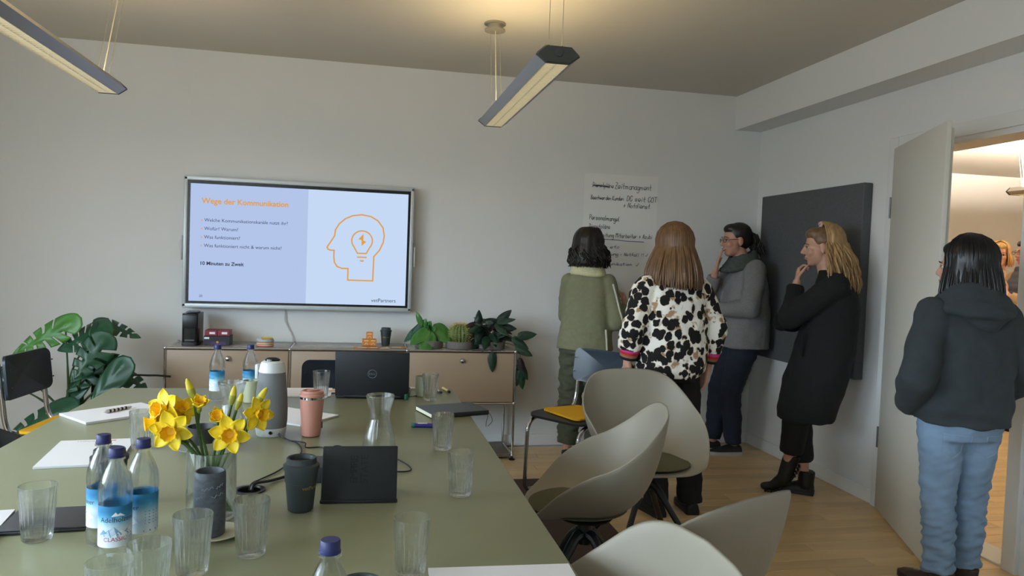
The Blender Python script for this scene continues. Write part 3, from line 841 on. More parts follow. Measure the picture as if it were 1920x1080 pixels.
bowl(.102, .052).build('stoneware_bowl', POT, tr)
G().lathe([(0, .040), (.086, .042), (0, .046)], 24).build('soil', mat('soil', (38, 28, 22), .95), tr)
TRD = mat('dark_leaf', (26, 46, 38), .4, var=(14, .3)); TRP = mat('purple_leaf', (40, 26, 30), .45, var=(14, .3)); TRG = mat('deep_green_leaf', (34, 62, 44), .4, var=(14, .3))
lm = [leaf_mesh(.085, .046, 0, .25, .25, .15, .7, k, 14, 5) for k in range(3)]
lb = [leaf_mesh(.105, .062, 0, .25, .2, .2, .7, k, 14, 5) for k in range(2)]
R = random.Random(5)
for k in range(40):
    a = R.uniform(0, 2 * PI); rr = R.uniform(.02, .10); z = R.uniform(.05, .20) * (1 - rr * 2.2) + .02
    st = Vector((math.cos(a) * rr, math.sin(a) * rr * .7 - .02, z))
    d = Vector((math.cos(a), math.sin(a) * .8 - .3, R.uniform(-.7, .35)))
    place_leaf(R.choice(lm + lb), R.choice((TRD, TRD, TRG)), tr, st, d, (R.uniform(-.3, .3), -.6, .8))
for st, d, m_, big in (((-.09, -.02, .15), (.0, -.1, 1), TRD, 1), ((-.12, -.03, .15), (-.45, -.3, -.8), TRP, 1), ((-.08, -.05, .14), (-.3, -.5, -.8), TRP, 1), ((-.1, -.03, .17), (-.8, -.3, -.1), TRP, 0),
                       ((.055, 0, .19), (.75, -.1, .75), TRD, 1), ((.05, -.02, .18), (-.9, -.2, .2), TRD, 1), ((.06, -.03, .16), (.95, -.2, -.1), TRD, 1), ((-.1, -.04, .06), (-.6, -.5, -.7), TRD, 1)):
    place_leaf(lb[0] if big else lm[0], m_, tr, st, d, (.1, -.85, .5))
    G().tube(bez([(0, 0, .043), (st[0] * .4, st[1] * .5, st[2] * .8), st], 8), .0022, 6).build('stalk', STEM, tr)
# trailing shoots over the edge
for path, leaves in (([(.05, -.05, .06), (.12, -.09, .07), (.165, -.11, .09), (.20, -.12, .11)], [((.185, -.11, .10), (1, -.1, .15), TRP, 1), ((.15, -.1, .075), (.8, -.2, -.5), TRP, 1)]),
                     ([(.06, -.05, .05), (.15, -.11, .03), (.185, -.12, -.03), (.19, -.12, -.12), (.195, -.12, -.18)], [((.17, -.12, .02), (.9, -.2, -.45), TRP, 1), ((.185, -.12, -.06), (.4, -.2, -.9), TRP, 0), ((.19, -.12, -.10), (.5, -.1, -.85), TRP, 1), ((.19, -.12, -.13), (-.2, -.2, -1), TRP, 1), ((.195, -.12, -.15), (.15, -.2, -1), TRP, 1)]),
                     ([(-.01, -.06, .06), (-.01, -.12, .06), (-.012, -.155, .02), (-.012, -.158, -.03)], [((-.012, -.158, -.028), (.05, -.12, -1), TRG, 1)])):
    G().tube(bez(path, 20), .002, 6).build('shoot', mat('shoot_brown', (52, 46, 34), .6), tr)
    for st, d, m_, big in leaves: place_leaf(lb[1] if big else lm[1], m_, tr, st, d, (.1, -.95, .3))
# ------------------------------------------------------------------ things on the table
TT = TZ + .0006
GLASS = glass_mat('clear_glass', (254, 255, 255), 1.45, .40)
PET = glass_mat('clear_plastic', (254, 255, 255), 1.3, .55)
WATER = glass_mat('water', (254, 255, 255), 1.2, .5)
FL = 22
def flute(a, z, r): return -.0019 * abs(math.sin(FL * a / 2)) * max(0, min(1, (z - .010) / .008)) * max(0, min(1, (.092 - z) / .006)) if r > .026 else 0
gprof = [(0, 0), (.0255, 0), (.0285, .003), (.0300, .02), (.0325, .06), (.0352, .095), (.0362, .113), (.0357, .1148), (.0345, .1145), (.0338, .110), (.0318, .085), (.0290, .045), (.0266, .017), (.022, .0115), (0, .0105)]
gmesh = G().lathe(gprof, 88, rmod=flute).mesh('glass_wall', 50)
def water_mesh(z1): 
    f = lambda z: .0264 + (.0318 - .0264) * (z - .014) / .071
    return G().lathe([(0, .0115), (.0215, .0125), (f(.02) - .0004, .018), (f(z1) - .0004, z1), (0, z1 + .0002)], 48).mesh('water', 40)
wm = {}
def glass(label, x, y, water=0, tilt=0):
    r = thing('drinking_glass', label, 'glass', (x, y, TT), random.uniform(0, 1), 'ribbed drinking glasses on the table')
    obj('glass_body', gmesh, GLASS, r)
    if water:
        if water not in wm: wm[water] = water_mesh(water)
        obj('water', wm[water], WATER, r)
    return r
glass('ribbed glass beside the two white pads, left of the daffodils', -.649, 2.444)
glass('ribbed glass standing by the left edge before the dark folder', -.648, 1.692)
glass('empty ribbed glass in front of the grey candle', -.301, 1.486)
glass('empty ribbed glass to the right of the grey candle', -.205, 1.565)
glass('empty ribbed glass at the bottom edge right of the bottle cap', .110, 1.429)
glass('ribbed glass half full of water nearest the right table edge', .270, 1.91, .067)
glass('ribbed glass of water in front of the grey notebook', .273, 2.38, .058)
glass('ribbed glass in front of the pale green mug right of the laptop', .307, 3.205)
glass('ribbed glass of water left of the laptop behind the pink cup', -.155, 3.263, .045)
glass('foreground glass cut by the bottom edge in front of the bottles', -.382, 1.272)
glass('foreground glass mostly hidden behind another glass at the bottom edge', -.342, 1.345)

def carafe(label, x, y):
    r = thing('glass_carafe', label, 'carafe', (x, y, TT), 0, 'waisted glass carafes')
    p = [(0, 0), (.046, 0), (.052, .004), (.053, .02), (.046, .07), (.032, .118), (.030, .130), (.033, .150), (.042, .184), (.0435, .192), (.0425, .1935), (.0405, .184), (.0315, .150), (.0282, .131), (.030, .117), (.044, .07), (.0505, .02), (.049, .007), (0, .005)]
    G().lathe(p, 56).build('carafe_body', GLASS, r, sharp=60)
    return r
carafe('waisted glass carafe behind the black folio stand', .068, 2.29)
c2 = carafe('waisted glass carafe behind the daffodils beside the speaker', -.40, 2.52)
G().lathe([(0, .0062), (.048, .008), (.0495, .02), (.0432, .07), (.030, .112), (0, .1122)], 48).build('water', WATER, c2)

# mineral water bottles
CAPB = mat('navy_cap', (28, 36, 92), .45)
LBL = bpy.data.materials.new('bottle_label'); LBL.use_nodes = True
nt = LBL.node_tree; b = nt.nodes['Principled BSDF']; b.inputs['Roughness'].default_value = .5
tc = nt.nodes.new('ShaderNodeTexCoord'); sp = nt.nodes.new('ShaderNodeSeparateXYZ'); nz_ = nt.nodes.new('ShaderNodeTexNoise'); nz_.inputs['Scale'].default_value = 55
mth = nt.nodes.new('ShaderNodeMath'); mth.operation = 'MULTIPLY_ADD'; mth.inputs[1].default_value = .018; 
cr = nt.nodes.new('ShaderNodeValToRGB')
mr = nt.nodes.new('ShaderNodeMapRange'); mr.inputs[1].default_value = .045; mr.inputs[2].default_value = .122
L = nt.links.new
L(tc.outputs['Object'], sp.inputs[0]); L(tc.outputs['Object'], nz_.inputs['Vector']); L(nz_.outputs[0], mth.inputs[0]); L(sp.outputs[2], mth.inputs[2]); L(mth.outputs[0], mr.inputs[0]); L(mr.outputs[0], cr.inputs[0])
el = cr.color_ramp.elements
el[0].position = .0; el[0].color = rgb((226, 232, 238)); el[1].position = 1.0; el[1].color = rgb((40, 122, 170))
for p_, c_ in ((.12, (222, 230, 238)), (.40, (190, 214, 232)), (.55, (206, 222, 232)), (.72, (136, 190, 216)), (.90, (58, 142, 186))):
    e_ = el.new(p_); e_.color = rgb(c_)
L(cr.outputs[0], b.inputs['Base Color'])
BR = .0298
def ripple(a, z, r):
    q = 0
    if .125 < z < .168: q += .0009 * math.sin(z * 900 + 4 * math.sin(3 * a))
    if z < .04: q += .0007 * math.sin(z * 700)
    if z < .012: q -= .0015 * abs(math.sin(2.5 * a))
    return q
bprof = [(0, .004), (.014, .003), (.022, 0), (.0275, .004), (.0296, .014), (BR, .03), (.0292, .04), (.0292, .125), (BR, .132), (.0298, .145), (.0282, .160), (.0245, .175), (.0185, .190), (.0138, .199), (.0125, .203), (.0125, .2065), (.0160, .2075), (.0160, .2095), (.0122, .2105), (.0118, .214), (.0105, .214), (.0108, .203), (.0170, .188), (.0235, .1735), (.0278, .158), (.0288, .132), (.0282, .04), (.0285, .014), (.022, .006), (0, .0065)]
bmesh_ = G().lathe(bprof, 56, rmod=ripple).mesh('bottle_wall', 50)
cprof = [(0, .2295), (.0125, .2295), (.0137, .228), (.0139, .2155), (.0148, .2145), (.0148, .2115), (.0142, .2110), (.0125, .2112), (.0125, .2268), (0, .2268)]
cmesh = G().lathe(cprof, 72, rmod=lambda a, z, r: -.0004 * abs(math.sin(36 * a / 2)) if .216 < z < .227 and r > .0135 else 0).mesh('bottle_cap', 40)
lmesh = G().lathe([(.0295, .043), (.0298, .0432), (.0298, .1222), (.0295, .1224)], 56).mesh('label', 40)
WHT = mat('label_white', (236, 238, 242), .5); INKN = mat('label_navy', (26, 30, 74), .5); INKR = mat('label_red', (190, 60, 70), .5); ICE = mat('label_ice_blue', (120, 158, 196), .5)
def wrapx(R): return lambda c, x0=0, z0=0: Vector((R * math.sin((c.x + x0) / R), -R * math.cos((c.x + x0) / R), c.y + z0))
def wrap_text(body, size, m, par, x0, z0, R=.0300, name='lettering', align='CENTER'):
    return text(body, size, m, par, None, align=align, name=name, warp=lambda c: Vector((R * math.sin((c.x + x0) / R), -R * math.cos((c.x + x0) / R), c.y + z0)))
def wrap_poly(pts, m, par, name, R=.02995, depth=.0004):
    bm = bmesh.new(); vs_ = [bm.verts.new((x, 0, z)) for x, z in pts]; bm.faces.new(vs_)
    bmesh.ops.triangulate(bm, faces=bm.faces); bmesh.ops.subdivide_edges(bm, edges=bm.edges, cuts=2, use_grid_fill=True)
    me = bpy.data.meshes.new(name); bm.to_mesh(me); bm.free()
    for v in me.vertices:
        x, z = v.co.x, v.co.z; v.co = (R * math.sin(x / R), -R * math.cos(x / R), z)
    return obj(name, me, m, par)
def bottle(label, x, y, rz, detailed=True):
    r = thing('water_bottle', label, 'bottle', (x, y, TT), rz, 'mineral water bottles')
    obj('bottle_body', bmesh_, PET, r)
    c = obj('cap', cmesh, CAPB, r)
    l = obj('label', lmesh, LBL, r)
    wrap_text('Adelholzener', .0135, INKN, l, .004, .092)
    wrap_text('CLASSIC', .0115, INKR, l, -.004, .055)
    wrap_poly([(-.012, .103), (-.004, .111), (.0, .1065), (.004, .109), (.014, .102), (.004, .1035)], WHT, l, 'peak_emblem')
    wrap_poly([(-.036, .066), (-.026, .078), (-.018, .071), (-.006, .083), (.008, .068), (.018, .076), (.03, .065), (.0, .062)], ICE, l, 'mountain_print')
    wrap_poly([(-.010, .063), (.006, .076), (.016, .069), (.026, .080), (.040, .064), (.014, .060)], WHT, l, 'mountain_print', .03003)
    wrap_poly([(.05, .046), (.088, .046), (.088, .0495), (.05, .0495)], INKN, l, 'label_band')
    wrap_poly([(-.085, .046), (-.05, .046), (-.05, .0495), (-.085, .0495)], INKN, l, 'label_band')
    for k in range(5): wrap_poly([(.052, .088 - .006 * k), (.078, .088 - .006 * k), (.078, .0862 - .006 * k), (.052, .0862 - .006 * k)], mat('label_grey', (110, 130, 160), .5), l, 'small_print')
    return r
bottle('water bottle with brand side label at the far left end of the table', -.568, 3.205, rad(-85))
bottle('water bottle beside the speaker at the far end of the table', -.442, 3.227, rad(-80))
bottle('rear left of the three water bottles standing together', -.512, 1.655, rad(-90))
bottle('front one of the three water bottles, its label name facing the viewer', -.455, 1.545, rad(25))
bottle('right one of the three water bottles, label turned sideways', -.425, 1.615, rad(-75))
bottle('foreground water bottle of which only the blue cap and neck show', -.031, 1.027, rad(10))

# cups
DG = mat('dark_green_grey_plastic', (48, 56, 58), .5)
GOLD = mat('gold_print', (176, 140, 70), .4, .5)
def togo(label, x, y, rz=0, zb=TT, txt=True, h=.105, s=1.0):
    r = thing('travel_cup', label, 'cup', (x, y, zb), rz, 'dark travel cups')
    R0, R1 = .0300 * s, .0400 * s
    p = [(0, 0), (R0 - .003, 0), (R0, .003), (R0 + (R1 - R0) * .62, h * .66), (R0 + (R1 - R0) * .62 + .0012, h * .67), (R1, h), (0, h)]
    G().lathe(p, 48).build('cup_body', DG, r)
    l = G().lathe([(R1 - .001, h - .004), (R1 + .0025, h - .003), (R1 + .0025, h + .006), (R1 - .002, h + .009), (R1 - .004, h + .010), (R1 - .005, h + .022), (R1 - .007, h + .0235), (R1 - .0105, h + .022), (R1 - .013, h + .012), (0, h + .010)], 48).build('lid', DG, r)
    G().sphere((0, R1 * .45, h + .012), (.006, .004, .002), 10, 6).build('sip_hole', BLACKP, l)
    if txt:
        Rm = R0 + (R1 - R0) * .75 + .0012
        text('vetPartners', .0125, GOLD, r, None, align='CENTER', warp=lambda c: Vector(((Rm + .0002) * math.sin(c.x / Rm), -(Rm + .0002) * math.cos(c.x / Rm), c.y + h * .55)))
    return r
togo('dark grey-green travel cup in front of the black folio stand', -.128, 1.83, rad(52))
togo('dark travel cup hidden behind the three water bottles', -.585, 1.935, 0, txt=False)
togo('dark travel cup rim peeking out beside the foreground bottle cap', .012, 1.13, 0, txt=False, h=.10)
PINK = mat('pink_lacquer', (196, 138, 122), .42)
pk = thing('tumbler', 'pink insulated tumbler with steel rim next to the white pad', 'cup', (-.152, 2.58, TT), rad(30))
G().lathe([(0, .002), (.029, .002), (.031, .004), (.0402, .128), (0, .128)], 48).build('tumbler_body', PINK, pk)
G().lathe([(0, 0), (.0285, 0), (.0285, .0025), (0, .0025)], 32).build('base_ring', mat('dark_base', (60, 44, 44), .5), pk)
G().lathe([(.0380, .1275), (.0404, .1278), (.0408, .1355), (.0380, .1355)], 48).build('steel_rim', CHROME, pk)
l = G().lathe([(0, .1355), (.0416, .1355), (.0420, .1365), (.0412, .1425), (.0380, .1445), (.0385, .150), (.0355, .1545), (.030, .1555), (.028, .152), (0, .151)], 48).build('lid', PINK, pk)
G().rbox((.004, 0, .1545), (.040, .022, .006), .003).build('lid_latch', PINK, l)
G().rbox((.0335, -.012, .035), (.0012, .008, .022), .0004).build('badge', mat('badge_olive', (110, 96, 70), .4), pk)
MUGM = mat('celadon_glaze', (166, 168, 140), .3)
for lab, x, y, s in (('pale green mug behind the speaker at the far table end', -.428, 3.17, 1.0), ('pale green mug behind the ribbed glass right of the laptop', .283, 3.30, 1.0)):
    r = thing('stoneware_mug', lab, 'mug', (x, y, TT), 0, 'pale green mugs')
    G().lathe([(0, 0), (.028, 0), (.031, .003), (.034, .04), (.034, .088), (.0325, .090), (.031, .088), (.0305, .02), (0, .012)], 40).build('mug_body', MUGM, r)
    G().lathe([(0, .07), (.0304, .0702), (0, .0706)], 32).build('coffee', mat('coffee', (60, 38, 24), .2), r)
    G().tube(bez([(.0, .033, .075), (.0, .058, .066), (.0, .058, .032), (.0, .033, .022)], 16), .0045, 8).build('mug_handle', MUGM, r)
cs = thing('coffee_cup', 'dark coffee cup half hidden behind the daffodils', 'cup', (-.465, 2.40, TT + .0095), rad(200))
CUPM = mat('anthracite_glaze', (52, 52, 54), .35)
G().lathe([(0, 0), (.022, 0), (.026, .004), (.038, .03), (.043, .066), (.0415, .067), (.0365, .03), (.02, .008), (0, .007)], 44).build('cup_body', CUPM, cs)
G().tube(bez([(.040, 0, .055), (.062, 0, .052), (.060, 0, .028), (.036, 0, .022)], 16), .004, 8).build('cup_handle', CUPM, cs)
sa = thing('saucer', 'grey saucer under the dark coffee cup', 'saucer', (-.465, 2.40, TT))
G().lathe([(0, .0), (.03, 0), (.034, .003), (.070, .011), (.074, .0125), (.072, .0135), (.034, .007), (0, .0065)], 48).build('saucer_dish', mat('saucer_grey', (150, 148, 142), .4), sa)
G().lathe([(.026, .007), (.028, .0078), (.030, .0075)], 40).build('saucer_ring', mat('saucer_ring', (120, 118, 112), .5), sa)

# speaker with camera on top
ow = thing('conference_camera', 'tall grey fabric conference speaker with a round camera on top', 'speaker', (-.285, 2.60, TT), rad(-20))
FAB = mat('grey_speaker_fabric', (118, 120, 120), .85, bump=(1200, .3)); WPL = mat('white_plastic', (206, 208, 206), .4)
G().lathe([(0, .0), (.044, 0), (.0475, .004), (.0505, .022), (.051, .028), (.0495, .029), (0, .029)], 48).build('base', WPL, ow)
G().lathe([(.0500, .029), (.0525, .05), (.0530, .09), (.0500, .15), (.0440, .205), (.0425, .215), (0, .215)], 48).build('fabric_body', FAB, ow)
G().lathe([(.0430, .214), (.0440, .215), (.0405, .236), (.0360, .247), (.028, .252), (0, .2525)], 48).build('shoulder', WPL, ow)
G().lathe([(0, .250), (.0245, .2525), (.0235, .258), (.016, .263), (0, .2645)], 36).build('lens_dome', mat('lens_black', (10, 10, 14), .12), ow)
G().rbox((-.046, -.012, .215), (.012, .022, .05), .004, M=Matrix.Rotation(rad(0), 4, 'Z')).build('front_trim', WPL, ow)
G().lathe([(0, 0), (.006, 0), (.006, .003), (0, .003)], 16, M=Matrix.Translation((.022, -.0465, .018)) @ Matrix.Rotation(rad(112), 4, 'X')).build('cable_port', BLACKP, ow)

# laptop
lp = thing('laptop', 'black laptop opened away from the viewer at the far table end', 'laptop', (.060, 3.235, TT), rad(-6))
LBK = mat('laptop_black', (20, 23, 28), .55)
G().rbox((0, .11, .009), (.312, .215, .015), .004).build('keyboard_deck', LBK, lp)
M = Matrix.Translation((0, .002, .012)) @ Matrix.Rotation(rad(12), 4, 'X')
M = Matrix.Translation((0, .002, .012)) @ Matrix.Rotation(rad(8), 4, 'X')
ld = G().rbox((0, 0, .098), (.314, .008, .198), .0035, M=M).build('lid', LBK, lp)
ML_ = mat('logo_grey', (120, 126, 132), .35, .6)
G().tube([tuple(M @ Vector((.018 * math.cos(a) * 1.0, -.0042, .1 + .018 * math.sin(a)))) for a in [2 * PI * k / 40 for k in range(40)]], .0010, 6, closed=True).build('logo_ring', ML_, ld)
text('DELL', .0125, ML_, ld, M @ Matrix.Translation((0, -.0043, .0955)) @ UPRIGHT, align='CENTER')
G().box((0, .0046, .1), (.296, .001, .172), M=M).build('laptop_display', emat('laptop_screen', (150, 170, 200), .5), ld)
G().tube([(-.12, .002, .010), (.12, .002, .010)], .0065, 10).build('hinge_bar', LBK, lp)
dg = thing('cable_adapter', 'green plug of a black cord beside the laptop corner', 'plug', (.205, 3.285 - .08, TT), rad(15))
G().rbox((0, 0, .013), (.014, .012, .026), .003).build('plug_body', mat('green_plastic', (24, 92, 66), .45), dg)
G().tube(bez([(.005, .0, .014), (.03, .03, .008), (.06, .06, .004), (.085, .065, .003)], 16), .0022, 8).build('cord', BLACKP, dg)

# folio stand with embossed lettering
fo = thing('folio_stand', 'black leatherette folio standing upright in the middle of the table', 'folder', (.010, 1.868, TT), rad(-2))
FOL = mat('black_leatherette', (17, 19, 20), .7, bump=(700, .2))
M = Matrix.Translation((0, 0, .003)) @ Matrix.Rotation(rad(-16), 4, 'X')
pan = G().rbox((0, 0, .068), (.186, .006, .136), .0028, M=M).build('front_board', FOL, fo)
EMB = mat('embossed_dark', (9, 9, 10), .8)
text('EMPIRE', .026, EMB, pan, M @ Matrix.Translation((-.006, -.0032, .044)) @ UPRIGHT @ Matrix.Rotation(rad(90), 4, 'Z'), spacing=.8)
text('STATE', .026, EMB, pan, M @ Matrix.Translation((.020, -.0032, .044)) @ UPRIGHT @ Matrix.Rotation(rad(90), 4, 'Z'), spacing=.95)
G().rbox((0, .0, .0045), (.190, .010, .008), .002).build('foot_strip', FOL, fo)
M2 = Matrix.Translation((0, .105, .003)) @ Matrix.Rotation(rad(28), 4, 'X')
G().rbox((0, 0, .058), (.182, .005, .118), .002, M=M2).build('rear_board', FOL, fo)

hb = thing('cable_hub', 'flat dark grey junction box behind the travel cup', 'box', (-.112, 2.10, TT), rad(-4))
G().rbox((0, 0, .022), (.085, .12, .042), .004).build('hub_case', mat('hub_grey', (58, 58, 62), .5), hb)
for k in range(3): G().rbox((.043, -.04 + .035 * k, .02), (.002, .014, .008), .0006).build('socket', BLACKP, hb)

# cables
CAB = mat('cable_black', (22, 20, 26), .5)
def cable(label, pts, r=.0024, n=60):
    o = G().tube(bez(pts, n), r, 8).build('cable', CAB); tag(o, label, 'cable', 'black cables on the table'); return o
z0 = TT + .003
cable('thin black cable from the speaker base curling to the grommet', [(-.255, 2.535, TT + .016), (-.225, 2.52, z0), (-.19, 2.47, z0), (-.17, 2.40, z0), (-.168, 2.33, z0), (-.19, 2.24, z0), (-.215, 2.15, z0), (-.25, 2.08, z0), (-.266, 2.02, z0 + .006), (-.268, 1.99, TT - .0)], .0022)
cable('black cable running from the speaker towards the folio stand', [(-.252, 2.530, TT + .020), (-.225, 2.50, z0 + .004), (-.175, 2.48, z0), (-.16, 2.44, z0 + .006), (-.155, 2.41, z0), (-.11, 2.41, z0), (-.08, 2.36, z0), (-.03, 2.34, z0)], .0022)
cable('thick black power cord between grommet and junction box', [(-.262, 1.985, TT + .001), (-.255, 2.0, z0 + .012), (-.225, 2.05, z0 + .003), (-.19, 2.085, z0 + .003), (-.157, 2.10, z0 + .012)], .0042, 40)
cable('looped black cable standing up left of the folio stand', [(-.051, 2.09, TT + .02), (-.085, 2.16, TT + .01), (-.10, 2.25, z0), (-.09, 2.35, z0 + .004), (-.06, 2.41, z0 + .004), (-.02, 2.37, z0), (.01, 2.30, z0)], .0022)
cable('looped black cable right of the folio stand', [(.03, 2.16, z0), (.08, 2.27, z0), (.115, 2.26, z0 + .002), (.155, 2.17, z0), (.148, 2.125, z0), (.09, 2.125, z0), (.03, 2.13, z0)], .0022)
cable('short black cable from the junction box to the folio', [(-.051, 2.055, TT + .02), (-.02, 2.06, TT + .012), (.01, 2.08, z0)], .002, 20)

# vase, candle, daffodils
va = thing('glass_vase', 'clear cylindrical glass vase holding the daffodils', 'vase', (-.326, 1.800, TT))
G().lathe([(0, 0), (.050, 0), (.0545, .004), (.0545, .156), (.0535, .158), (.0520, .156), (.0520, .008), (0, .007)], 64).build('vase_body', GLASS, va)
G().lathe([(0, .0075), (.0518, .0085), (.0518, .048), (0, .0482)], 48).build('water', WATER, va)
cp = thing('candle_plate', 'small cream saucer under the grey candle', 'plate', (-.297, 1.678, TT))
G().lathe([(0, 0), (.03, 0), (.033, .002), (.058, .008), (.0595, .0095), (.058, .0102), (.03, .005), (0, .0045)], 48).build('plate_dish', mat('cream_glaze', (188, 182, 156), .4), cp)
G().lathe([(.0555, .0098), (.0575, .0106), (.0590, .0098)], 48).build('plate_rim', mat('cream_rim', (206, 200, 176), .4), cp)
ck = thing('pillar_candle', 'burnt-down slate grey pillar candle with pale wax marks', 'candle', (-.307, 1.676, TT + .0055))
WAX = mat('slate_wax', (78, 84, 92), .55, var=(60, .25), bump=(120, .25), stretch=(1, 1, 2))
G().lathe([(0, 0), (.031, 0), (.0325, .002), (.0330, .03), (.0325, .12), (.0320, .134), (.0300, .1385), (.0275, .138), (.0245, .128), (.022, .122), (0, .118)], 44, rmod=lambda a, z, r: .0006 * math.sin(3 * a + z * 60)).build('wax_body', WAX, ck)
G().tube([(0, 0, .117), (.002, 0, .128)], .001, 6).build('wick', BLACKP, ck)
WXL = mat('pale_wax', (136, 144, 154), .6)
for k, (a0, zz, ln) in enumerate(((-1.9, .104, .75), (-1.3, .088, .9), (-2.3, .085, .5), (-1.0, .107, .5), (-1.55, .006, .28))):
    P_ = []
    for q in range(9):
        a = a0 + ln * q / 8; P_.append((.0330 * math.cos(a), .0330 * math.sin(a), zz + .003 * math.sin(q * 2.1 + k) + (.006 * q / 8 if k < 4 else .009 * math.sin(q / 8 * PI))))
    G().tube(P_, .0007, 5).build('wax_streak', WXL, ck)
PET_Y = mat('daffodil_petal', (250, 220, 36), .5, var=(50, .06)); COR_Y = mat('daffodil_trumpet', (250, 198, 22), .5); STG = mat('daffodil_stem', (58, 96, 40), .45); BUDG = mat('daffodil_sheath', (150, 150, 50), .5)
def petal_mesh(L, W):
    g = G(); vs_ = []; fs_ = []; nv, nu = 9, 6
    for j in range(nv + 1):
        v = j / nv; w = W / 2 * (math.sin(PI * min(1, .12 + .88 * v)) ** .7 if v < 1 else .02)
        for i in range(nu + 1):
            u = -1 + 2 * i / nu
            vs_.append((w * u, L * v, .25 * L * v * v - .35 * L * v + .12 * w * u * u * 3 + .05 * L * math.sin(5 * v + 2 * u)))
    for j in range(nv):
        for i in range(nu):
            a = j * (nu + 1) + i; fs_.append((a, a + 1, a + nu + 2, a + nu + 1))
    g.add(vs_, fs_)
    return g
def rim_(H_):
    v = Vector((H_.x * .42, H_.y * .3, 0))
    if v.length > .042: v = v.normalized() * .042
    return Vector((v.x, v.y, .150))
def flower(label, head, face, size=1.0, stage='open', foot=None):
    """head: centre of bloom (world), face: where it looks"""
    base = Vector((-.326, 1.800, TT))
    H_ = Vector(head) - base; f = Vector(face).normalized()
    r = thing('daffodil', label, 'flower', base, 0, 'daffodils in the vase')
    ft = Vector(foot) if foot else Vector((-H_.x * .35, -H_.y * .3, .012))
    up = Vector((0, 0, 1))
    if stage == 'bud':
        neck = H_ - f * .022
        pts = [ft, rim_(H_), neck]
    else:
        back = H_ - f * .022 * size
        pts = [ft, rim_(H_), back + Vector((0, 0, -.028)) - f * .004, back]
    G().tube(bez(pts, 24), .0036 if stage != 'bud' else .0034, 8).build('stem', STG, r)
    q = f.to_track_quat('Z', 'Y').to_matrix().to_4x4(); M = Matrix.Translation(H_) @ q
    if stage == 'bud':
        G().lathe([(0, -.024), (.004, -.022), (.008, -.008), (.0085, .004), (.006, .018), (.002, .026), (0, .027)], 14, M=M @ Matrix.Scale(size, 4)).build('bud', mat('daffodil_bud', (206, 186, 40), .5), r)
        G().lathe([(.0035, -.026), (.0075, -.016), (.0092, -.004), (.0075, .006), (.006, .008)], 14, M=M @ Matrix.Scale(size, 4)).build('sheath', BUDG, r)
        return r
    pm_ = petal_mesh(.036 * size, .026 * size) if stage == 'open' else petal_mesh(.030 * size, .020 * size)
    tilt = 12 if stage == 'open' else (58 if stage == 'half' else 72)
    for k in range(6):
        Mk = M @ Matrix.Rotation(2 * PI * k / 6 + .3, 4, 'Z') @ Matrix.Translation((0, .004, -.002 * (k % 2))) @ Matrix.Rotation(rad(tilt + 6 * (k % 2)), 4, 'X')
        g = G(); g.add(pm_.v, pm_.f, Mk); o = g.build('petal', PET_Y, r)
        md = o.modifiers.new('thickness', 'SOLIDIFY'); md.thickness = .0006
    h = .022 * size
    co = G().lathe([(.004 * size, 0), (.009 * size, .004 * size), (.0105 * size, .6 * h), (.0145 * size, h), (.0135 * size, h), (.0095 * size, .6 * h), (.007 * size, .005 * size), (0, .003 * size)], 36, M=M, rmod=lambda a, z, r_: .0013 * math.sin(9 * a) * (1 if z > .9 * h else 0)).build('trumpet', COR_Y, r)
    G().lathe([(.0036, -.020 * size), (.0058, -.012 * size), (.0058, -.004 * size), (.004 * size, 0)], 12, M=M).build('calyx', BUDG, r)
    return r
flower('large daffodil at upper left of the vase, facing left', (-.428, 1.795, .992), (-.55, -.75, .2), 1.25)
flower('big daffodil bloom at lower left turned to the viewer', (-.408, 1.770, .950), (-.05, -.95, -.05), 1.25)
flower('daffodil at far left looking sideways', (-.448, 1.80, .962), (-.9, -.35, -.1), 1.1)
flower('ragged daffodil behind the left cluster of blooms', (-.398, 1.812, .985), (.2, -.5, .5), 1.05)
flower('daffodil star in the middle facing the viewer', (-.283, 1.765, .942), (.12, -.95, .05), 1.2)
flower('daffodil on the right turned to the right', (-.228, 1.80, .980), (.62, -.70, .05), 1.1)
flower('half-open daffodil in the middle of the bunch', (-.356, 1.80, .998), (.1, -.35, .6), .95, 'half')
flower('small half-open daffodil right of the bunch middle', (-.316, 1.80, .973), (.05, -.6, .35), .85, 'half')
flower('closed bud rising at the top left of the bunch', (-.378, 1.81, 1.036), (-.35, 0, 1), 1.0, 'bud')
flower('closed bud behind the star-shaped bloom', (-.288, 1.83, 1.018), (.15, 0, 1), .9, 'bud')
flower('closed bud leaning right above the right bloom', (-.224, 1.82, 1.016), (.6, 0, 1), 1.0, 'bud')
flower('slim green bud beside the bud behind the star bloom', (-.272, 1.82, 1.006), (.3, .1, 1), .8, 'bud')

# paper
PAPER = mat('white_paper', (232, 230, 232), .8)
EDGE = mat('paper_edge', (206, 206, 208), .9)
def pad(label, x, y, rz, w=.21, d=.297, h=.006, zb=TT, curl=False):
    r = thing('notepad', label, 'notepad', (x, y, zb), rz, 'white pads on the table')
    G().box((0, 0, h * .45), (w, d, h * .9)).build('sheet_block', EDGE, r)
    G().box((0, 0, h * .95), (w, d, h * .1)).build('top_sheet', PAPER, r)
    return r
p1 = pad('white pad carrying the patterned pen near the left table corner', -.874, 2.948, rad(-48), h=.008)
G().box((-.02, .148, .004), (.17, .0015, .007)).build('binding_strip', mat('blue_strip', (170, 198, 222), .6), p1)
p2 = pad('white pad with small orange logo behind the three bottles', -.780, 2.386, rad(7))
text('vetPartners', .016, mat('print_grey', (150, 146, 146), .7), p2, Matrix.Translation((-.055, .122, .0064)))
G().rbox((.038, .128, .0062), (.03, .008, .0006), .0002).build('logo_mark', mat('print_orange', (236, 160, 130), .7), p2)
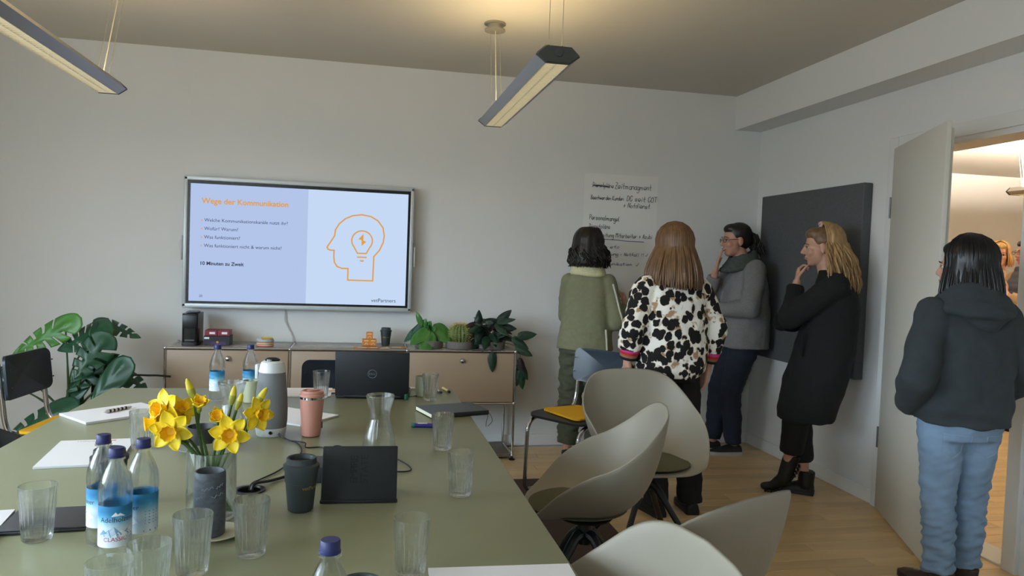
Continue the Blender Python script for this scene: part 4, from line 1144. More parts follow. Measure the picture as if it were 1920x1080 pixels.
pad('white pad lying between speaker and pink tumbler', -.252, 2.888, rad(53))
pad('white sheet at the far table end beside the water glass', -.26, 3.385, rad(90), .20, .29, .003)
p5 = pad('sheaf of printed paper cut by the left picture edge', -.842, 1.70, rad(8), .21, .297, .010)
for k in range(16):
    G().box((-.01 + .01 * ((k * 7) % 3 - 1), .12 - .0145 * k, .0102), (.15 - .02 * ((k * 5) % 3), .0025, .0004)).build('text_line', mat('print_grey', (150, 146, 146), .7), p5)
pad('white pad at the bottom edge near the right table corner', .285, 1.335, rad(90 - 2), .21, .285)
op = thing('flyer', 'orange and white printed flyer beside the laptop', 'flyer', (-.118, 3.40, TT + .0036), rad(10))
G().box((0, 0, .0004), (.06, .07, .0008)).build('flyer_sheet', PAPER, op)
G().box((.008, .0, .0010), (.036, .03, .0004)).build('print_block', mat('print_orange_strong', (226, 150, 84), .7), op)
pn = thing('ballpoint_pen', 'black and white patterned pen lying on the white pad', 'pen', (-.872, 2.955, TT + .0142), rad(58))
G().tube([(-.055, 0, 0), (-.042, 0, 0), (.048, 0, 0), (.06, 0, 0), (.068, 0, 0)], [.0022, .0058, .0058, .0045, .0012], 14).build('barrel', mat('pen_white', (214, 206, 200), .4), pn)
for k in range(5): G().tube([(-.034 + .017 * k, 0, 0), (-.026 + .017 * k, 0, 0)], .0061, 14).build('dark_patch', BLACKP, pn)
G().rbox((-.03, 0, .0068), (.035, .003, .0014), .0005).build('clip', mat('pen_white', (214, 206, 200), .4), pn)
nb = thing('notebook', 'grey hardcover notebook overhanging the right table edge', 'notebook', (.372, 2.945, TT), rad(17))
NBG = mat('notebook_grey', (74, 80, 86), .6)
G().rbox((0, 0, .0015), (.245, .172, .003), .001).build('back_cover', BLACKP, nb)
G().box((-.002, .0, .0095), (.238, .166, .013)).build('page_block', mat('page_cream', (226, 222, 200), .8), nb)
G().rbox((0, 0, .0175), (.245, .172, .003), .001).build('front_cover', NBG, nb)
G().rbox((0, -.0855, .0095), (.245, .004, .018), .001).build('spine', BLACKP, nb)
for k, dx_ in enumerate((.108, .122)): G().tube(bez([(dx_, -.08, .012), (dx_ + .008, -.092, -.004), (dx_ + .012 * k, -.096, -.025), (dx_ - .006 * k, -.094, -.045)], 12), .0011, 6).build('ribbon', BLACKP, nb)
n2 = thing('folder', 'slim dark folder lying beyond the left ribbed glass', 'folder', (-.645, 1.795, TT), rad(5))
G().rbox((0, 0, .004), (.20, .14, .007), .002).build('lower_cover', BLACKP, n2)
G().rbox((0, .002, .0095), (.198, .138, .004), .0015).build('upper_cover', mat('folder_grey', (70, 70, 74), .6), n2)
def pen(label, x0, y0, x1, y1, r, body, capm, grp='pens and markers', cap=.3):
    a = Vector((x0, y0, TT + r + .0003)); b_ = Vector((x1, y1, TT + r + .0003)); d = b_ - a
    e = thing('marker_pen', label, 'pen', a, math.atan2(d.y, d.x), grp); Ln = d.length
    G().tube([(0, 0, 0), (Ln * (1 - cap), 0, 0)], r * .95, 14).build('barrel', body, e)
    G().tube([(Ln * (1 - cap), 0, 0), (Ln * .97, 0, 0), (Ln, 0, 0)], [r, r, r * .8], 14).build('pen_cap', capm, e)
    G().lathe([(0, 0), (r * .9, 0), (r * .9, .004), (0, .004)], 14, M=Matrix.Rotation(rad(-90), 4, 'Y')).build('end_plug', capm, e)
    return e
wm_ = pen('thick navy board marker left of the middle water glass', .295, 2.672, .192, 2.682, .0088, mat('marker_navy', (36, 40, 110), .45), mat('marker_green', (20, 96, 72), .45), cap=.12)
G().rbox((.062, .0, .0085), (.034, .011, .0012), .0004).build('white_label', mat('label_white', (236, 238, 242), .5), wm_)
G().rbox((.04, .0, .0089), (.09, .005, .0010), .0003).build('pink_stripe', mat('marker_pink', (214, 110, 130), .5), wm_)
pen('white pen lying right behind the laptop corner', .285, 3.470, .225, 3.475, .0048, mat('pen_white', (214, 206, 200), .4), mat('pen_grey2', (150, 150, 150), .4), cap=.15)
pen('white pen with black tip right of the ribbed glass', .352, 3.475, .374, 3.355, .005, mat('pen_white', (214, 206, 200), .4), BLACKP, cap=.22)
pen('yellow highlighter with black ends near the far right table corner', .392, 3.470, .412, 3.362, .0062, mat('highlighter_cream', (226, 206, 140), .5), BLACKP, cap=.2)

# ------------------------------------------------------------------ things on the sideboard
cf = thing('coffee_machine', 'slim black capsule coffee machine at the left end of the sideboard', 'coffee machine', (-1.05, 5.06, SBT))
BLG = mat('gloss_black', (16, 17, 19), .2)
G().vbox((0, 0, .008), (.098, .20, .014), .02).build('base', BLACKP, cf)
G().vbox((0, .0, .105), (.096, .188, .192), .018, 5).build('body', BLG, cf)
G().rbox((0, -.0945, .150), (.086, .006, .088), .0025).build('front_cover', mat('satin_black', (26, 27, 30), .35), cf)
G().rbox((0, -.0945, .012), (.088, .008, .014), .003).build('drip_tray', BLACKP, cf)
G().rbox((0, .0, .207), (.07, .10, .010), .004).build('lever', mat('dark_chrome', (90, 92, 96), .25, .9), cf)
text('NESPRESSO', .011, mat('logo_silver', (150, 154, 158), .4), cf, Matrix.Translation((0, -.0946, .030)) @ UPRIGHT, align='CENTER')
def carton(label, x, y, z, w, d, h, m, lab=None, rz=0, grp='cartons on the sideboard'):
    r = thing('carton', label, 'box', (x, y, z), rz, grp)
    G().rbox((0, 0, h / 2), (w, d, h), .0015, 1).build('carton_body', m, r)
    if lab: G().box((lab[0], -d / 2 - .0004, lab[1]), (lab[2], .0006, lab[3])).build('carton_label', lab[4], r)
    return r
CDK = mat('dark_carton', (34, 28, 38), .5); CRD = mat('red_carton', (132, 34, 52), .45); LW = mat('label_white', (236, 238, 242), .5)
c_ = carton('wide dark carton with purple print under two red cartons', -.893, 5.055, SBT, .158, .12, .058, CDK, (-.06, .046, .03, .012, LW))
G().box((.01, -.0605, .013), (.09, .0006, .022)).build('purple_print', mat('print_purple', (70, 36, 92), .5), c_)
G().lathe([(0, 0), (.008, 0), (0, .0006)], 12, M=Matrix.Translation((.005, -.061, .020)) @ Matrix.Rotation(rad(90), 4, 'X')).build('gold_emblem', mat('print_gold', (200, 150, 60), .5), c_)
carton('left one of two small red cartons beside the coffee machine', -.931, 5.06, SBT + .0585, .074, .10, .036, CRD, (.008, .018, .034, .014, LW))
carton('right one of two small red cartons beside the coffee machine', -.855, 5.06, SBT + .0585, .074, .10, .036, CRD, (.006, .018, .034, .014, LW))
st = thing('note_block', 'round stack of multicoloured sticky notes on the sideboard', 'note block', (-.598, 5.01, SBT))
cols = [(226, 96, 90), (236, 222, 204), (222, 92, 84), (150, 214, 220), (232, 224, 110), (214, 96, 90), (226, 160, 160), (130, 200, 200), (196, 206, 214), (206, 212, 216)]
for k, c in enumerate(cols): G().lathe([(0, 0), (.0525, 0), (.054, .0015), (.0525, .0042), (0, .0042)], 36, c=(.002 * math.sin(k * 2), 0, .0045 * k)).build('note_layer', mat('note_%d_%d_%d' % c, c, .85), st)
G().rbox((.012, 0, .048), (.07, .07, .003), .0005, M=Matrix.Rotation(.2, 4, 'Z')).build('red_note', mat('note_red', (222, 84, 80), .85), st)
G().rbox((.010, 0, .0515), (.066, .068, .003), .0005, M=Matrix.Rotation(.15, 4, 'Z')).build('yellow_note', mat('note_yellow', (236, 210, 60), .85), st)
ORB = mat('orange_carton', (224, 140, 56), .6); ORW = mat('carton_white', (236, 226, 206), .6)
for lab, x, z in (('lower left one of three small orange cartons', -.002, 0), ('lower right one of three small orange cartons', .0445, 0), ('topmost one of three stacked small orange cartons', .021, .0455)):
    r = carton(lab, x + .045, 5.10, SBT + z, .045, .045, .045, ORB, None, rad(4 * (x * 50 % 3 - 1)), 'small orange cartons')
    for sgn in (-1, 1): G().tube([(sgn * .012, -.0228, .006), (sgn * .004, -.0228, .018), (0, -.0228, .018)], .0018, 5).build('carton_print', ORW, r)
    G().box((0, -.0228, .034), (.028, .0005, .006)).build('carton_lettering', ORW, r)
togo('dark travel cup with gold print standing behind the cartons', .176, 5.13, 0, SBT, True, .096, .92)
for lab, x, y, rz, w, d, m in (('orange leaflet lying left among the leaflets', .02, 4.965, 10, .11, .075, ORB), ('orange leaflet with white logo in the middle of the leaflets', .095, 4.955, -6, .09, .07, ORB), ('tan leaflet lying right of the cartons', .245, 5.0, 3, .13, .08, mat('tan_card', (176, 134, 84), .7)), ('cream leaflet below the orange ones', .155, 4.95, 18, .075, .06, ORW)):
    r = thing('leaflet', lab, 'leaflet', (x, y, SBT + (.0014 if 'cream' in lab or 'middle' in lab else 0)), rad(rz), 'leaflets on the sideboard')
    G().box((0, 0, .0006), (w, d, .0012)).build('card', m, r)
    G().box((0, .005, .0014), (w * .5, d * .3, .0004)).build('print_patch', ORW if m is not ORW else ORB, r)
# ------------------------------------------------------------------ people
def blob(name, g, voxel, m, parent, smooth=5, fold=None, factor=.5):
    """fuses the overlapping volumes collected in g into one continuous skin"""
    me = g.mesh(name, 180)
    o = bpy.data.objects.new(name, me); COL.objects.link(o)
    r = o.modifiers.new('fuse', 'REMESH'); r.mode = 'VOXEL'; r.voxel_size = voxel; r.use_smooth_shade = True
    s = o.modifiers.new('soften', 'SMOOTH'); s.factor = factor; s.iterations = smooth
    dg = bpy.context.evaluated_depsgraph_get(); dg.update()
    out = bpy.data.meshes.new_from_object(o.evaluated_get(dg))
    bpy.data.objects.remove(o); bpy.data.meshes.remove(me)
    if fold:
        n = len(out.vertices); co = np.empty(n * 3); no = np.empty(n * 3)
        out.vertices.foreach_get('co', co); out.vertices.foreach_get('normal', no)
        co = co.reshape(-1, 3); no = no.reshape(-1, 3)
        d = np.array([fold(p) for p in co])
        co = co + no * d[:, None]
        out.vertices.foreach_set('co', co.ravel()); out.update()
    out.polygons.foreach_set('use_smooth', [True] * len(out.polygons))
    out.name = name
    return obj(name, out, m, parent)
def ell(rings, n=28, p=2.3):
    """torso-like rings: (z, cx, cy, half width, half depth)"""
    out = []
    for (z, cx, cy, a, b) in rings:
        row = []
        for k in range(n):
            t = 2 * PI * k / n; c, s = math.cos(t), math.sin(t)
            row.append((cx + a * math.copysign(abs(c) ** (2 / p), c), cy + b * math.copysign(abs(s) ** (2 / p), s), z))
        out.append(row)
    return out
def hand(g, W, d, n, side, curl=(.35, .35, .35, .35), thumb=.5, s=1.0, spread=.12):
    """palm and five fingers; d along the hand, n out of the palm, side=+1 thumb on the d x n side"""
    W = Vector(W); d = Vector(d).normalized(); n = Vector(n); n = (n - d * n.dot(d)).normalized(); t = d.cross(n) * side
    for i in range(4):
        K = W + d * (.082 - .004 * abs(i - 1)) * s + t * (.030 - .0195 * i) * s
        g.capsule(W + t * (.016 - .011 * i) * s, .0155 * s, K, .0118 * s, 10)
        L = (.072, .080, .074, .058)[i] * s; q = K; ang = 0
        for k in range(3):
            ang += curl[i] * (1.0 if k else .8)
            dd = (d + t * spread * (1.0 - .66 * i)) * math.cos(ang) + n * math.sin(ang); dd.normalize()
            e = q + dd * L * (.46, .31, .25)[k]
            g.capsule(q, (.0092, .0086, .0078)[k] * s, e, (.0086, .0078, .0066)[k] * s, 9); q = e
    q = W + d * .022 * s + t * .020 * s
    for k, (ln, rr) in enumerate(((.042, .0125), (.032, .0100), (.026, .0088))):
        dd = (d * (.62 + .2 * k) + t * (.75 - .28 * k) + n * thumb * (.5 + .35 * k)).normalized()
        e = q + dd * ln * s; g.capsule(q, rr * s, e, rr * .88 * s, 9); q = e
def head_parts(g, H, s=1.0):
    """skull, jaw, nose, brow, lips and ears in the head frame (y forward)"""
    S = H @ Matrix.Scale(s, 4)
    def e(c, r): g.sphere(c, r, 20, 14, M=S)
    e((0, -.012, .036), (.074, .092, .080)); e((0, .026, -.028), (.0585, .062, .082)); e((0, .050, -.086), (.032, .031, .026))
    e((0, .012, -.066), (.052, .048, .038))
    e((0, .078, .020), (.046, .014, .011))
    for x in (-1, 1):
        e((.034 * x, .058, -.026), (.026, .025, .026)); e((.0765 * x, -.006, -.008), (.009, .020, .031)); e((.0795 * x, -.004, -.030), (.006, .010, .011))
        e((.0095 * x, .0960, -.030), (.0085, .010, .0075))
    g.capsule((0, .086, .012), .0080, (0, .1065, -.024), .0105, 12, M=S)
    e((0, .0865, -.0535), (.021, .0095, .0062)); e((0, .0850, -.0630), (.018, .0095, .0068))
LIPC = mat('lip_skin', (158, 88, 80), .5); EYEW = mat('eye_white', (216, 210, 204), .3); IRIS = mat('iris_dark', (40, 30, 26), .2)
def face_bits(root, H, s, brow=(60, 44, 34)):
    S = H @ Matrix.Scale(s, 4)
    for x in (-1, 1):
        ey = G().sphere((.031 * x, .0705, .0030), (.0130, .0110, .0075), 14, 8, M=S).build('eye', EYEW, root)
        G().sphere((.031 * x, .0795, .0030), (.0058, .0030, .0062), 12, 8, M=S).build('iris', IRIS, ey)
        G().tube([tuple(S @ Vector((x * p[0], p[1], p[2]))) for p in ((.013, .0925, .0235), (.028, .0900, .0280), (.044, .0790, .0245), (.052, .0700, .019))], [.0016, .0026, .0022, .0012], 6).build('eyebrow', mat('brow_%d' % brow[0], brow, .8), root)
        G().tube([tuple(S @ Vector((x * p[0], p[1], p[2]))) for p in ((.018, .0810, .0055), (.031, .0835, .0095), (.045, .0760, .0050))], .0014, 6).build('upper_lid', mat('lash_dark', (34, 26, 24), .6), root)
    g = G()
    g.tube([tuple(S @ Vector(p)) for p in ((-.021, .0850, -.0580), (-.008, .0950, -.0555), (0, .0962, -.0570), (.008, .0950, -.0555), (.021, .0850, -.0580))], [.001, .0030, .0028, .0030, .001], 8).build('upper_lip', LIPC, root)
    G().tube([tuple(S @ Vector(p)) for p in ((-.018, .0850, -.0600), (0, .0950, -.0635), (.018, .0850, -.0600))], [.001, .0036, .001], 8).build('lower_lip', LIPC, root)
def HMAT(c, yaw=0, pitch=0, roll=0):
    return Matrix.Translation(c) @ Matrix.Rotation(rad(yaw), 4, 'Z') @ Matrix.Rotation(rad(-pitch), 4, 'X') @ Matrix.Rotation(rad(roll), 4, 'Y')
def limb(g, pts, rs, n=14):
    for i in range(len(pts) - 1): g.capsule(pts[i], rs[i], pts[i + 1], rs[i + 1], n)
def sleeve(g, pts, rs):
    for i in range(len(pts) - 2): g.capsule(pts[i], rs[i], pts[i + 1], rs[i + 1], 16)
    g.cone(pts[-2], rs[-2], pts[-1], rs[-1], 18); g.sphere(pts[-2], rs[-2], 14, 8)
def body(root, J, skin, H, hs=1.0, vox=.007, hands=()):
    g = G()
    head_parts(g, H, hs)
    nk = Vector(J['neck']); hc = H @ Vector((0, -.018, -.06))
    g.capsule(nk - Vector((0, 0, .03)), .056, hc, .050)
    ch = Vector(J['chest']); pv = Vector(J['pelvis'])
    g.sphere(ch, (.125, .085, .13), 18, 12); g.sphere(pv, (.125, .095, .10), 18, 12); g.capsule(pv, .095, ch, .095); g.capsule(ch, .08, nk - Vector((0, 0, .05)), .06)
    for s in 'LR':
        sh, el, wr = (Vector(J[k + s]) for k in ('sh', 'el', 'wr'))
        g.capsule(ch + Vector((0, 0, .05)), .07, sh, .045)
        limb(g, [sh, el, wr], [.043, .036, .024])
        hp, kn, an, to = (Vector(J[k + s]) for k in ('hip', 'kn', 'an', 'toe'))
        limb(g, [hp, kn, an], [.072, .050, .033]); limb(g, [an - Vector((0, 0, .03)), an * .5 + to * .5 - Vector((0, 0, .015)), an * .2 + to * .8 - Vector((0, 0, .004))], [.022, .018, .014])
    for h in hands: hand(g, *h)
    return blob('body', g, vox, skin, root, 4)
def shoe(root, an, toe, m, sole=None, shaft=0.0, s=1.0, heel=.012, name='shoe'):
    an = Vector(an); toe = Vector(toe); d = Vector((toe.x - an.x, toe.y - an.y, 0)); d.normalize() if d.length > 1e-4 else None
    z = min(an.z, .1)
    pit = math.atan2(toe.z - .03, 1) 
    X = Vector((d.y, -d.x, 0)); base = Vector((an.x, an.y, 0))
    M = Matrix(((X.x, d.x, 0, base.x), (X.y, d.y, 0, base.y), (0, 0, 1, 0), (0, 0, 0, 1)))
    g = G()
    sec = [(-.060, .030, .062), (-.045, .036, .075), (0, .037, .085), (.05, .041, .072), (.10, .046, .055), (.145, .043, .046), (.178, .030, .036), (.188, .016, .028)]
    rings = []
    for (y, w, h) in sec:
        rings.append([(w * s * math.cos(t), y * s, .016 + (h - .016) * s * (max(0, math.sin(t)) ** .8)) for t in [2 * PI * k / 24 for k in range(24)]])
    g.loft(rings, M=M)
    if shaft: g.cone(M @ Vector((0, -.012, .05)), .046 * s, M @ Vector((0, -.015, .07 + shaft)), .050 * s, 20)
    o = blob(name, g, .006, m, root, 4)
    ring = [((w * 1.05) * s, y * s * 1.03) for (y, w, h) in sec]
    out = [(x, y) for x, y in ring] + [(-x, y) for x, y in reversed(ring)]
    out = [p for i, p in enumerate(out) if i == 0 or (Vector(p) - Vector(out[i - 1])).length > 1e-4]
    G().loft([[(x, y, .002) for x, y in out], [(x, y, .026) for x, y in out]], M=M).build('sole', sole or BLACKP, o)
    return o
def strands(root, name, m, paths, r=.005, n=5):
    g = G()
    for P in paths:
        k = len(P); g.tube(P, [r * (.55 + .45 * math.sin(PI * (.15 + .6 * i / k))) * (1 if i < k - 2 else (.75 if i < k - 1 else .3)) for i in range(k)], n, cap=True)
    return g.build(name, m, root, 80)
def hairpath(H, s, az, zend, R, flare=.0, wave=.0, freq=20, e0=86, e1=-8, off=1.05, gather=None, steps=7):
    """one lock: over the scalp from crown to ear height, then hanging to zend"""
    S = H @ Matrix.Scale(s, 4); P = []; ph = R.uniform(0, 6.28); o = off + R.uniform(-.012, .03)
    a = rad(az)
    for i in range(6):
        e = rad(e0 + (e1 - e0) * i / 5)
        p = Vector((-math.sin(a) * math.cos(e) * .083, -.014 + math.cos(a) * math.cos(e) * .101, .036 + math.sin(e) * .090)) * o
        P.append(S @ p)
    q = P[-1].copy(); c = S @ Vector((0, -.02, 0)); outw = Vector((q.x - c.x, q.y - c.y, 0))
    outw = outw.normalized() if outw.length > 1e-5 else Vector((0, -1, 0))
    z0 = q.z; side = Vector((-outw.y, outw.x, 0))
    for i in range(1, steps + 1):
        t = i / steps; z = z0 + (zend - z0) * t
        p = q + outw * flare * math.sin(t * PI * .5) + side * wave * math.sin(freq * (z0 - z) + ph) + outw * wave * .7 * math.cos(freq * (z0 - z) * 1.1 + ph)
        if gather is not None: p = p.lerp(Vector((gather[0], gather[1], p.z)), t * gather[2])
        P.append(Vector((p.x, p.y, z)))
    return P
def hair_cap(root, H, s, m, extra=None, grow=1.0, low=0.0, name='hair', vox=.008, front=True):
    g = G(); S = H @ Matrix.Scale(s, 4)
    g.sphere((0, -.026, .046), (.0845 * grow, .0955 * grow, .0835 * grow), 22, 14, M=S)
    g.sphere((0, -.048, .0), (.074 * grow, .066 * grow, .070), 18, 12, M=S)
    if front: g.sphere((0, .022, .082), (.062, .062, .040), 18, 12, M=S)
    if extra: extra(g, S)
    return blob(name, g, vox, m, root, 4)
def wr(sx, sz, amp, seed=0.0):
    return lambda p: amp * (mnoise.noise((p[0] * sx + seed, p[1] * sx, p[2] * sz)) + .5 * mnoise.noise((p[0] * sx * 2.3, p[1] * sx * 2.3 + seed, p[2] * sz * 2.1)))
SKIN = mat('skin', (196, 146, 122), .55, var=(25, .05), sss=.05)
SKIN2 = mat('skin_fair', (206, 158, 134), .55, var=(25, .05), sss=.05)
def standing(h, **kw):
    """default joints for a standing figure of height h, facing +y, right side at +x"""
    k = h / 1.65
    J = dict(neck=(0, -.01, 1.40), chest=(0, 0, 1.22), pelvis=(0, 0, .90))
    for s, x in (('L', -1), ('R', 1)):
        J.update({'sh' + s: (.165 * x, -.005, 1.345), 'el' + s: (.215 * x, -.03, 1.07), 'wr' + s: (.215 * x, .06, .85),
                  'hip' + s: (.085 * x, 0, .86), 'kn' + s: (.095 * x, .01, .47), 'an' + s: (.10 * x, -.02, .085), 'toe' + s: (.115 * x, .13, .03)})
    J = {a: tuple(c * k for c in v) for a, v in J.items()}
    J.update(kw)
    return J
def trousers(root, J, m, rt=.095, rk=.070, ra=.060, zend=.07, vox=.009, fold=None, waist=None, name='trousers', sm=4):
    g = G(); pv = Vector(J['pelvis'])
    w = waist or (.155, .115)
    g.loft(ell([(pv.z + .13, pv.x, pv.y, w[0] * .92, w[1] * .92), (pv.z + .04, pv.x, pv.y, w[0], w[1]), (pv.z - .06, pv.x, pv.y, w[0] * 1.04, w[1] * 1.08), (pv.z - .12, pv.x, pv.y, w[0] * .95, w[1])]))
    for s in 'LR':
        hp, kn, an = (Vector(J[k + s]) for k in ('hip', 'kn', 'an'))
        e = an + (kn - an).normalized() * (zend - .085 if zend > .085 else 0); e = Vector((e.x, e.y, max(zend, an.z + zend - .085)))
        g.capsule(hp - Vector((0, 0, .02)), rt, kn, rk, 18); g.cone(kn, rk, e, ra, 20); g.sphere(kn, rk, 16, 10)
    return blob(name, g, vox, m, root, sm, fold)
def person(label, loc, yaw): return thing('person', label, 'person', (loc[0], loc[1], 0), rad(yaw), 'people standing in the room')

# --- woman in olive reading the sheet
R = random.Random(11)
p = person('person in an olive jacket with dark curly hair, facing the handwritten sheet', (1.52, 4.87), -26)
J = standing(1.58, shL=(-.115, .01, 1.215), shR=(.125, .0, 1.22), elL=(-.165, .11, .99), wrL=(-.04, .24, 1.06), elR=(.205, -.02, .965), wrR=(.225, .215, 1.055), neck=(0, -.005, 1.335))
H = HMAT((.005, .012, 1.462), -10, 4); hs = .98
body(p, J, SKIN, H, hs, .007, [((.225, .215, 1.055), (.1, .6, .75), (-.9, .2, .1), 1, (.8, .8, .85, .9), .5), ((-.04, .24, 1.06), (.7, .6, .3), (0, -.2, 1), -1, (.7, .7, .7, .7), .4)])
face_bits(p, H, hs)
OLV = mat('olive_sweat_fabric', (128, 128, 100), .9, var=(40, .06), bump=(500, .15)); OLP = mat('dark_olive_cotton', (84, 87, 70), .9, var=(30, .08), bump=(400, .15))
CRM = mat('cream_knit', (216, 212, 168), .95, var=(160, .12), bump=(260, .6)); STR = mat('cream_stripe', (206, 204, 188), .8)
g = G(); g.loft(ell([(.775, .0, -.01, .192, .165), (.81, .0, -.01, .188, .160), (.98, .0, -.005, .172, .138), (1.12, 0, 0, .162, .120), (1.21, 0, 0, .150, .105), (1.262, 0, -.004, .128, .090), (1.30, 0, -.008, .098, .080)]))
sleeve(g, [(.135, 0, 1.228), (.205, -.02, .968), (.224, .195, 1.045)], [.064, .062, .048]); sleeve(g, [(-.128, 0, 1.228), (-.160, .11, .992), (-.055, .225, 1.05)], [.064, .060, .046])
blob('jacket', g, .008, OLV, p, 5, wr(9, 11, .007, 3))
g = G()
for k in range(3): g.tube([((.088 + .008 * k) * math.cos(t), -.008 + (.076 + .006 * k) * math.sin(t), 1.335 - .022 * k + .006 * math.sin(2 * t)) for t in [2 * PI * i / 24 for i in range(24)]], .021, 8, closed=True)
blob('knit_collar', g, .008, CRM, p, 3, wr(40, 40, .003))
G().tube([(.178, -.046, 1.225), (.205, -.056, 1.14), (.232, -.066, 1.05), (.253, -.058, .985), (.268, -.01, .965), (.272, .06, .99), (.270, .14, 1.02)], .0065, 6).build('sleeve_stripe', STR, p)
G().tube([(.148, -.098, .92), (.158, -.112, .85), (.164, -.122, .785)], .0065, 6).build('side_stripe', STR, p)
trousers(p, J, OLP, .098, .082, .070, .11, fold=wr(10, 26, .014, 1), waist=(.17, .125))
for s in 'LR': shoe(p, J['an' + s], J['toe' + s], mat('dark_sneaker', (34, 34, 36), .6), mat('white_sole', (196, 192, 186), .6))
BLH = mat('dark_brown_hair', (24, 19, 18), .42, var=(60, .3), stretch=(1, 1, .2))
def ex(g, S):
    for az in range(95, 270, 25):
        P = hairpath(H, hs, az, 1.365, R, .02, 0); limb(g, P[2:], [.034] * 20, 10)
hair_cap(p, H, hs, BLH, ex, 1.06)
strands(p, 'curls', BLH, [hairpath(H, hs, R.uniform(62, 298), R.uniform(1.325, 1.40), R, R.uniform(.01, .05), R.uniform(.008, .018), R.uniform(50, 95), off=1.14, steps=18) for _ in range(210)], .0052)

# --- woman in leopard print
p = person('person in a leopard print sweater with long brown hair, seen from behind', (1.66, 3.79), 6)
J = standing(1.56, shL=(-.165, -.01, 1.245), shR=(.165, -.01, 1.245), elL=(-.245, -.05, 1.02), wrL=(-.252, -.01, .83), elR=(.250, -.05, 1.01), wrR=(.236, -.01, .80), neck=(0, -.01, 1.325),
             hipL=(-.08, 0, .80), hipR=(.09, 0, .80), knL=(-.06, .01, .44), knR=(.145, .01, .44), anL=(-.05, -.02, .085), anR=(.165, -.02, .085), toeL=(-.06, .14, .03), toeR=(.20, .14, .03), pelvis=(0, 0, .86))
H = HMAT((0, .01, 1.452), 3, 2); hs = .98
body(p, J, SKIN2, H, hs, .007, [(J['wrL'], (.15, .25, -1), (.9, .1, .1), -1, (.25, .28, .3, .32), .3), (J['wrR'], (-.1, .2, -1), (-.9, .1, .1), 1, (.25, .28, .3, .32), .3)])
face_bits(p, H, hs)
LEO = bpy.data.materials.new('leopard_knit'); LEO.use_nodes = True
nt = LEO.node_tree; N = nt.nodes.new; L = nt.links.new; b = nt.nodes['Principled BSDF']; b.inputs['Roughness'].default_value = .9
tc = N('ShaderNodeTexCoord'); ns = N('ShaderNodeTexNoise'); ns.inputs['Scale'].default_value = 26; ns.inputs['Detail'].default_value = 2
mx = N('ShaderNodeMix'); mx.data_type = 'VECTOR'; mx.inputs[0].default_value = .030
L(tc.outputs['Object'], ns.inputs['Vector']); L(tc.outputs['Object'], mx.inputs[4]); L(ns.outputs['Color'], mx.inputs[5])
mp = N('ShaderNodeMapping'); mp.inputs['Scale'].default_value = (1, 1, .82); L(mx.outputs[1], mp.inputs[0])
vo = N('ShaderNodeTexVoronoi'); vo.inputs['Scale'].default_value = 25; vo.inputs['Randomness'].default_value = .9; L(mp.outputs[0], vo.inputs['Vector'])
vo2 = N('ShaderNodeTexVoronoi'); vo2.inputs['Scale'].default_value = 46; L(mp.outputs[0], vo2.inputs['Vector'])
n3 = N('ShaderNodeTexNoise'); n3.inputs['Scale'].default_value = 30; L(tc.outputs['Object'], n3.inputs['Vector'])
ad = N('ShaderNodeMath'); ad.operation = 'MULTIPLY_ADD'; ad.inputs[1].default_value = .42; L(n3.outputs[0], ad.inputs[0]); L(vo.outputs['Distance'], ad.inputs[2])
lt = N('ShaderNodeMath'); lt.operation = 'LESS_THAN'; lt.inputs[1].default_value = .735; L(ad.outputs[0], lt.inputs[0])
core = N('ShaderNodeMath'); core.operation = 'LESS_THAN'; core.inputs[1].default_value = .36; L(ad.outputs[0], core.inputs[0])
n4 = N('ShaderNodeTexNoise'); n4.inputs['Scale'].default_value = 17; L(tc.outputs['Object'], n4.inputs['Vector'])
tan = N('ShaderNodeMapRange'); tan.inputs[1].default_value = .58; tan.inputs[2].default_value = .64; L(n4.outputs[0], tan.inputs[0])
halo = N('ShaderNodeMath'); halo.operation = 'LESS_THAN'; halo.inputs[1].default_value = .79; L(ad.outputs[0], halo.inputs[0])
mh = N('ShaderNodeMath'); mh.operation = 'MAXIMUM'; mh2 = N('ShaderNodeMath'); mh2.operation = 'MULTIPLY'; mh2.inputs[1].default_value = .55; L(halo.outputs[0], mh2.inputs[0]); L(mh2.outputs[0], mh.inputs[0]); L(tan.outputs[0], mh.inputs[1])
c1 = N('ShaderNodeMix'); c1.data_type = 'RGBA'; c1.inputs[6].default_value = rgb((244, 240, 230)); c1.inputs[7].default_value = rgb((176, 142, 104)); L(mh.outputs[0], c1.inputs[0])
c2 = N('ShaderNodeMix'); c2.data_type = 'RGBA'; c2.inputs[7].default_value = rgb((18, 16, 16)); L(lt.outputs[0], c2.inputs[0]); L(c1.outputs[2], c2.inputs[6])
L(c2.outputs[2], b.inputs['Base Color'])
g = G(); g.loft(ell([(.765, -.02, -.01, .185, .16), (.80, -.01, -.01, .20, .168), (.90, 0, -.008, .208, .165), (1.05, 0, -.01, .205, .15), (1.17, 0, -.01, .195, .135), (1.245, 0, -.012, .172, .112), (1.29, 0, -.014, .125, .092), (1.325, 0, -.012, .085, .075)]))
sleeve(g, [(-.158, -.01, 1.235), (-.250, -.05, 1.02), (-.250, -.03, .915)], [.075, .072, .060]); sleeve(g, [(.158, -.01, 1.235), (.252, -.05, 1.01), (.243, -.03, .895)], [.075, .072, .060])
blob('sweater', g, .008, LEO, p, 5, wr(9, 12, .010, 8))
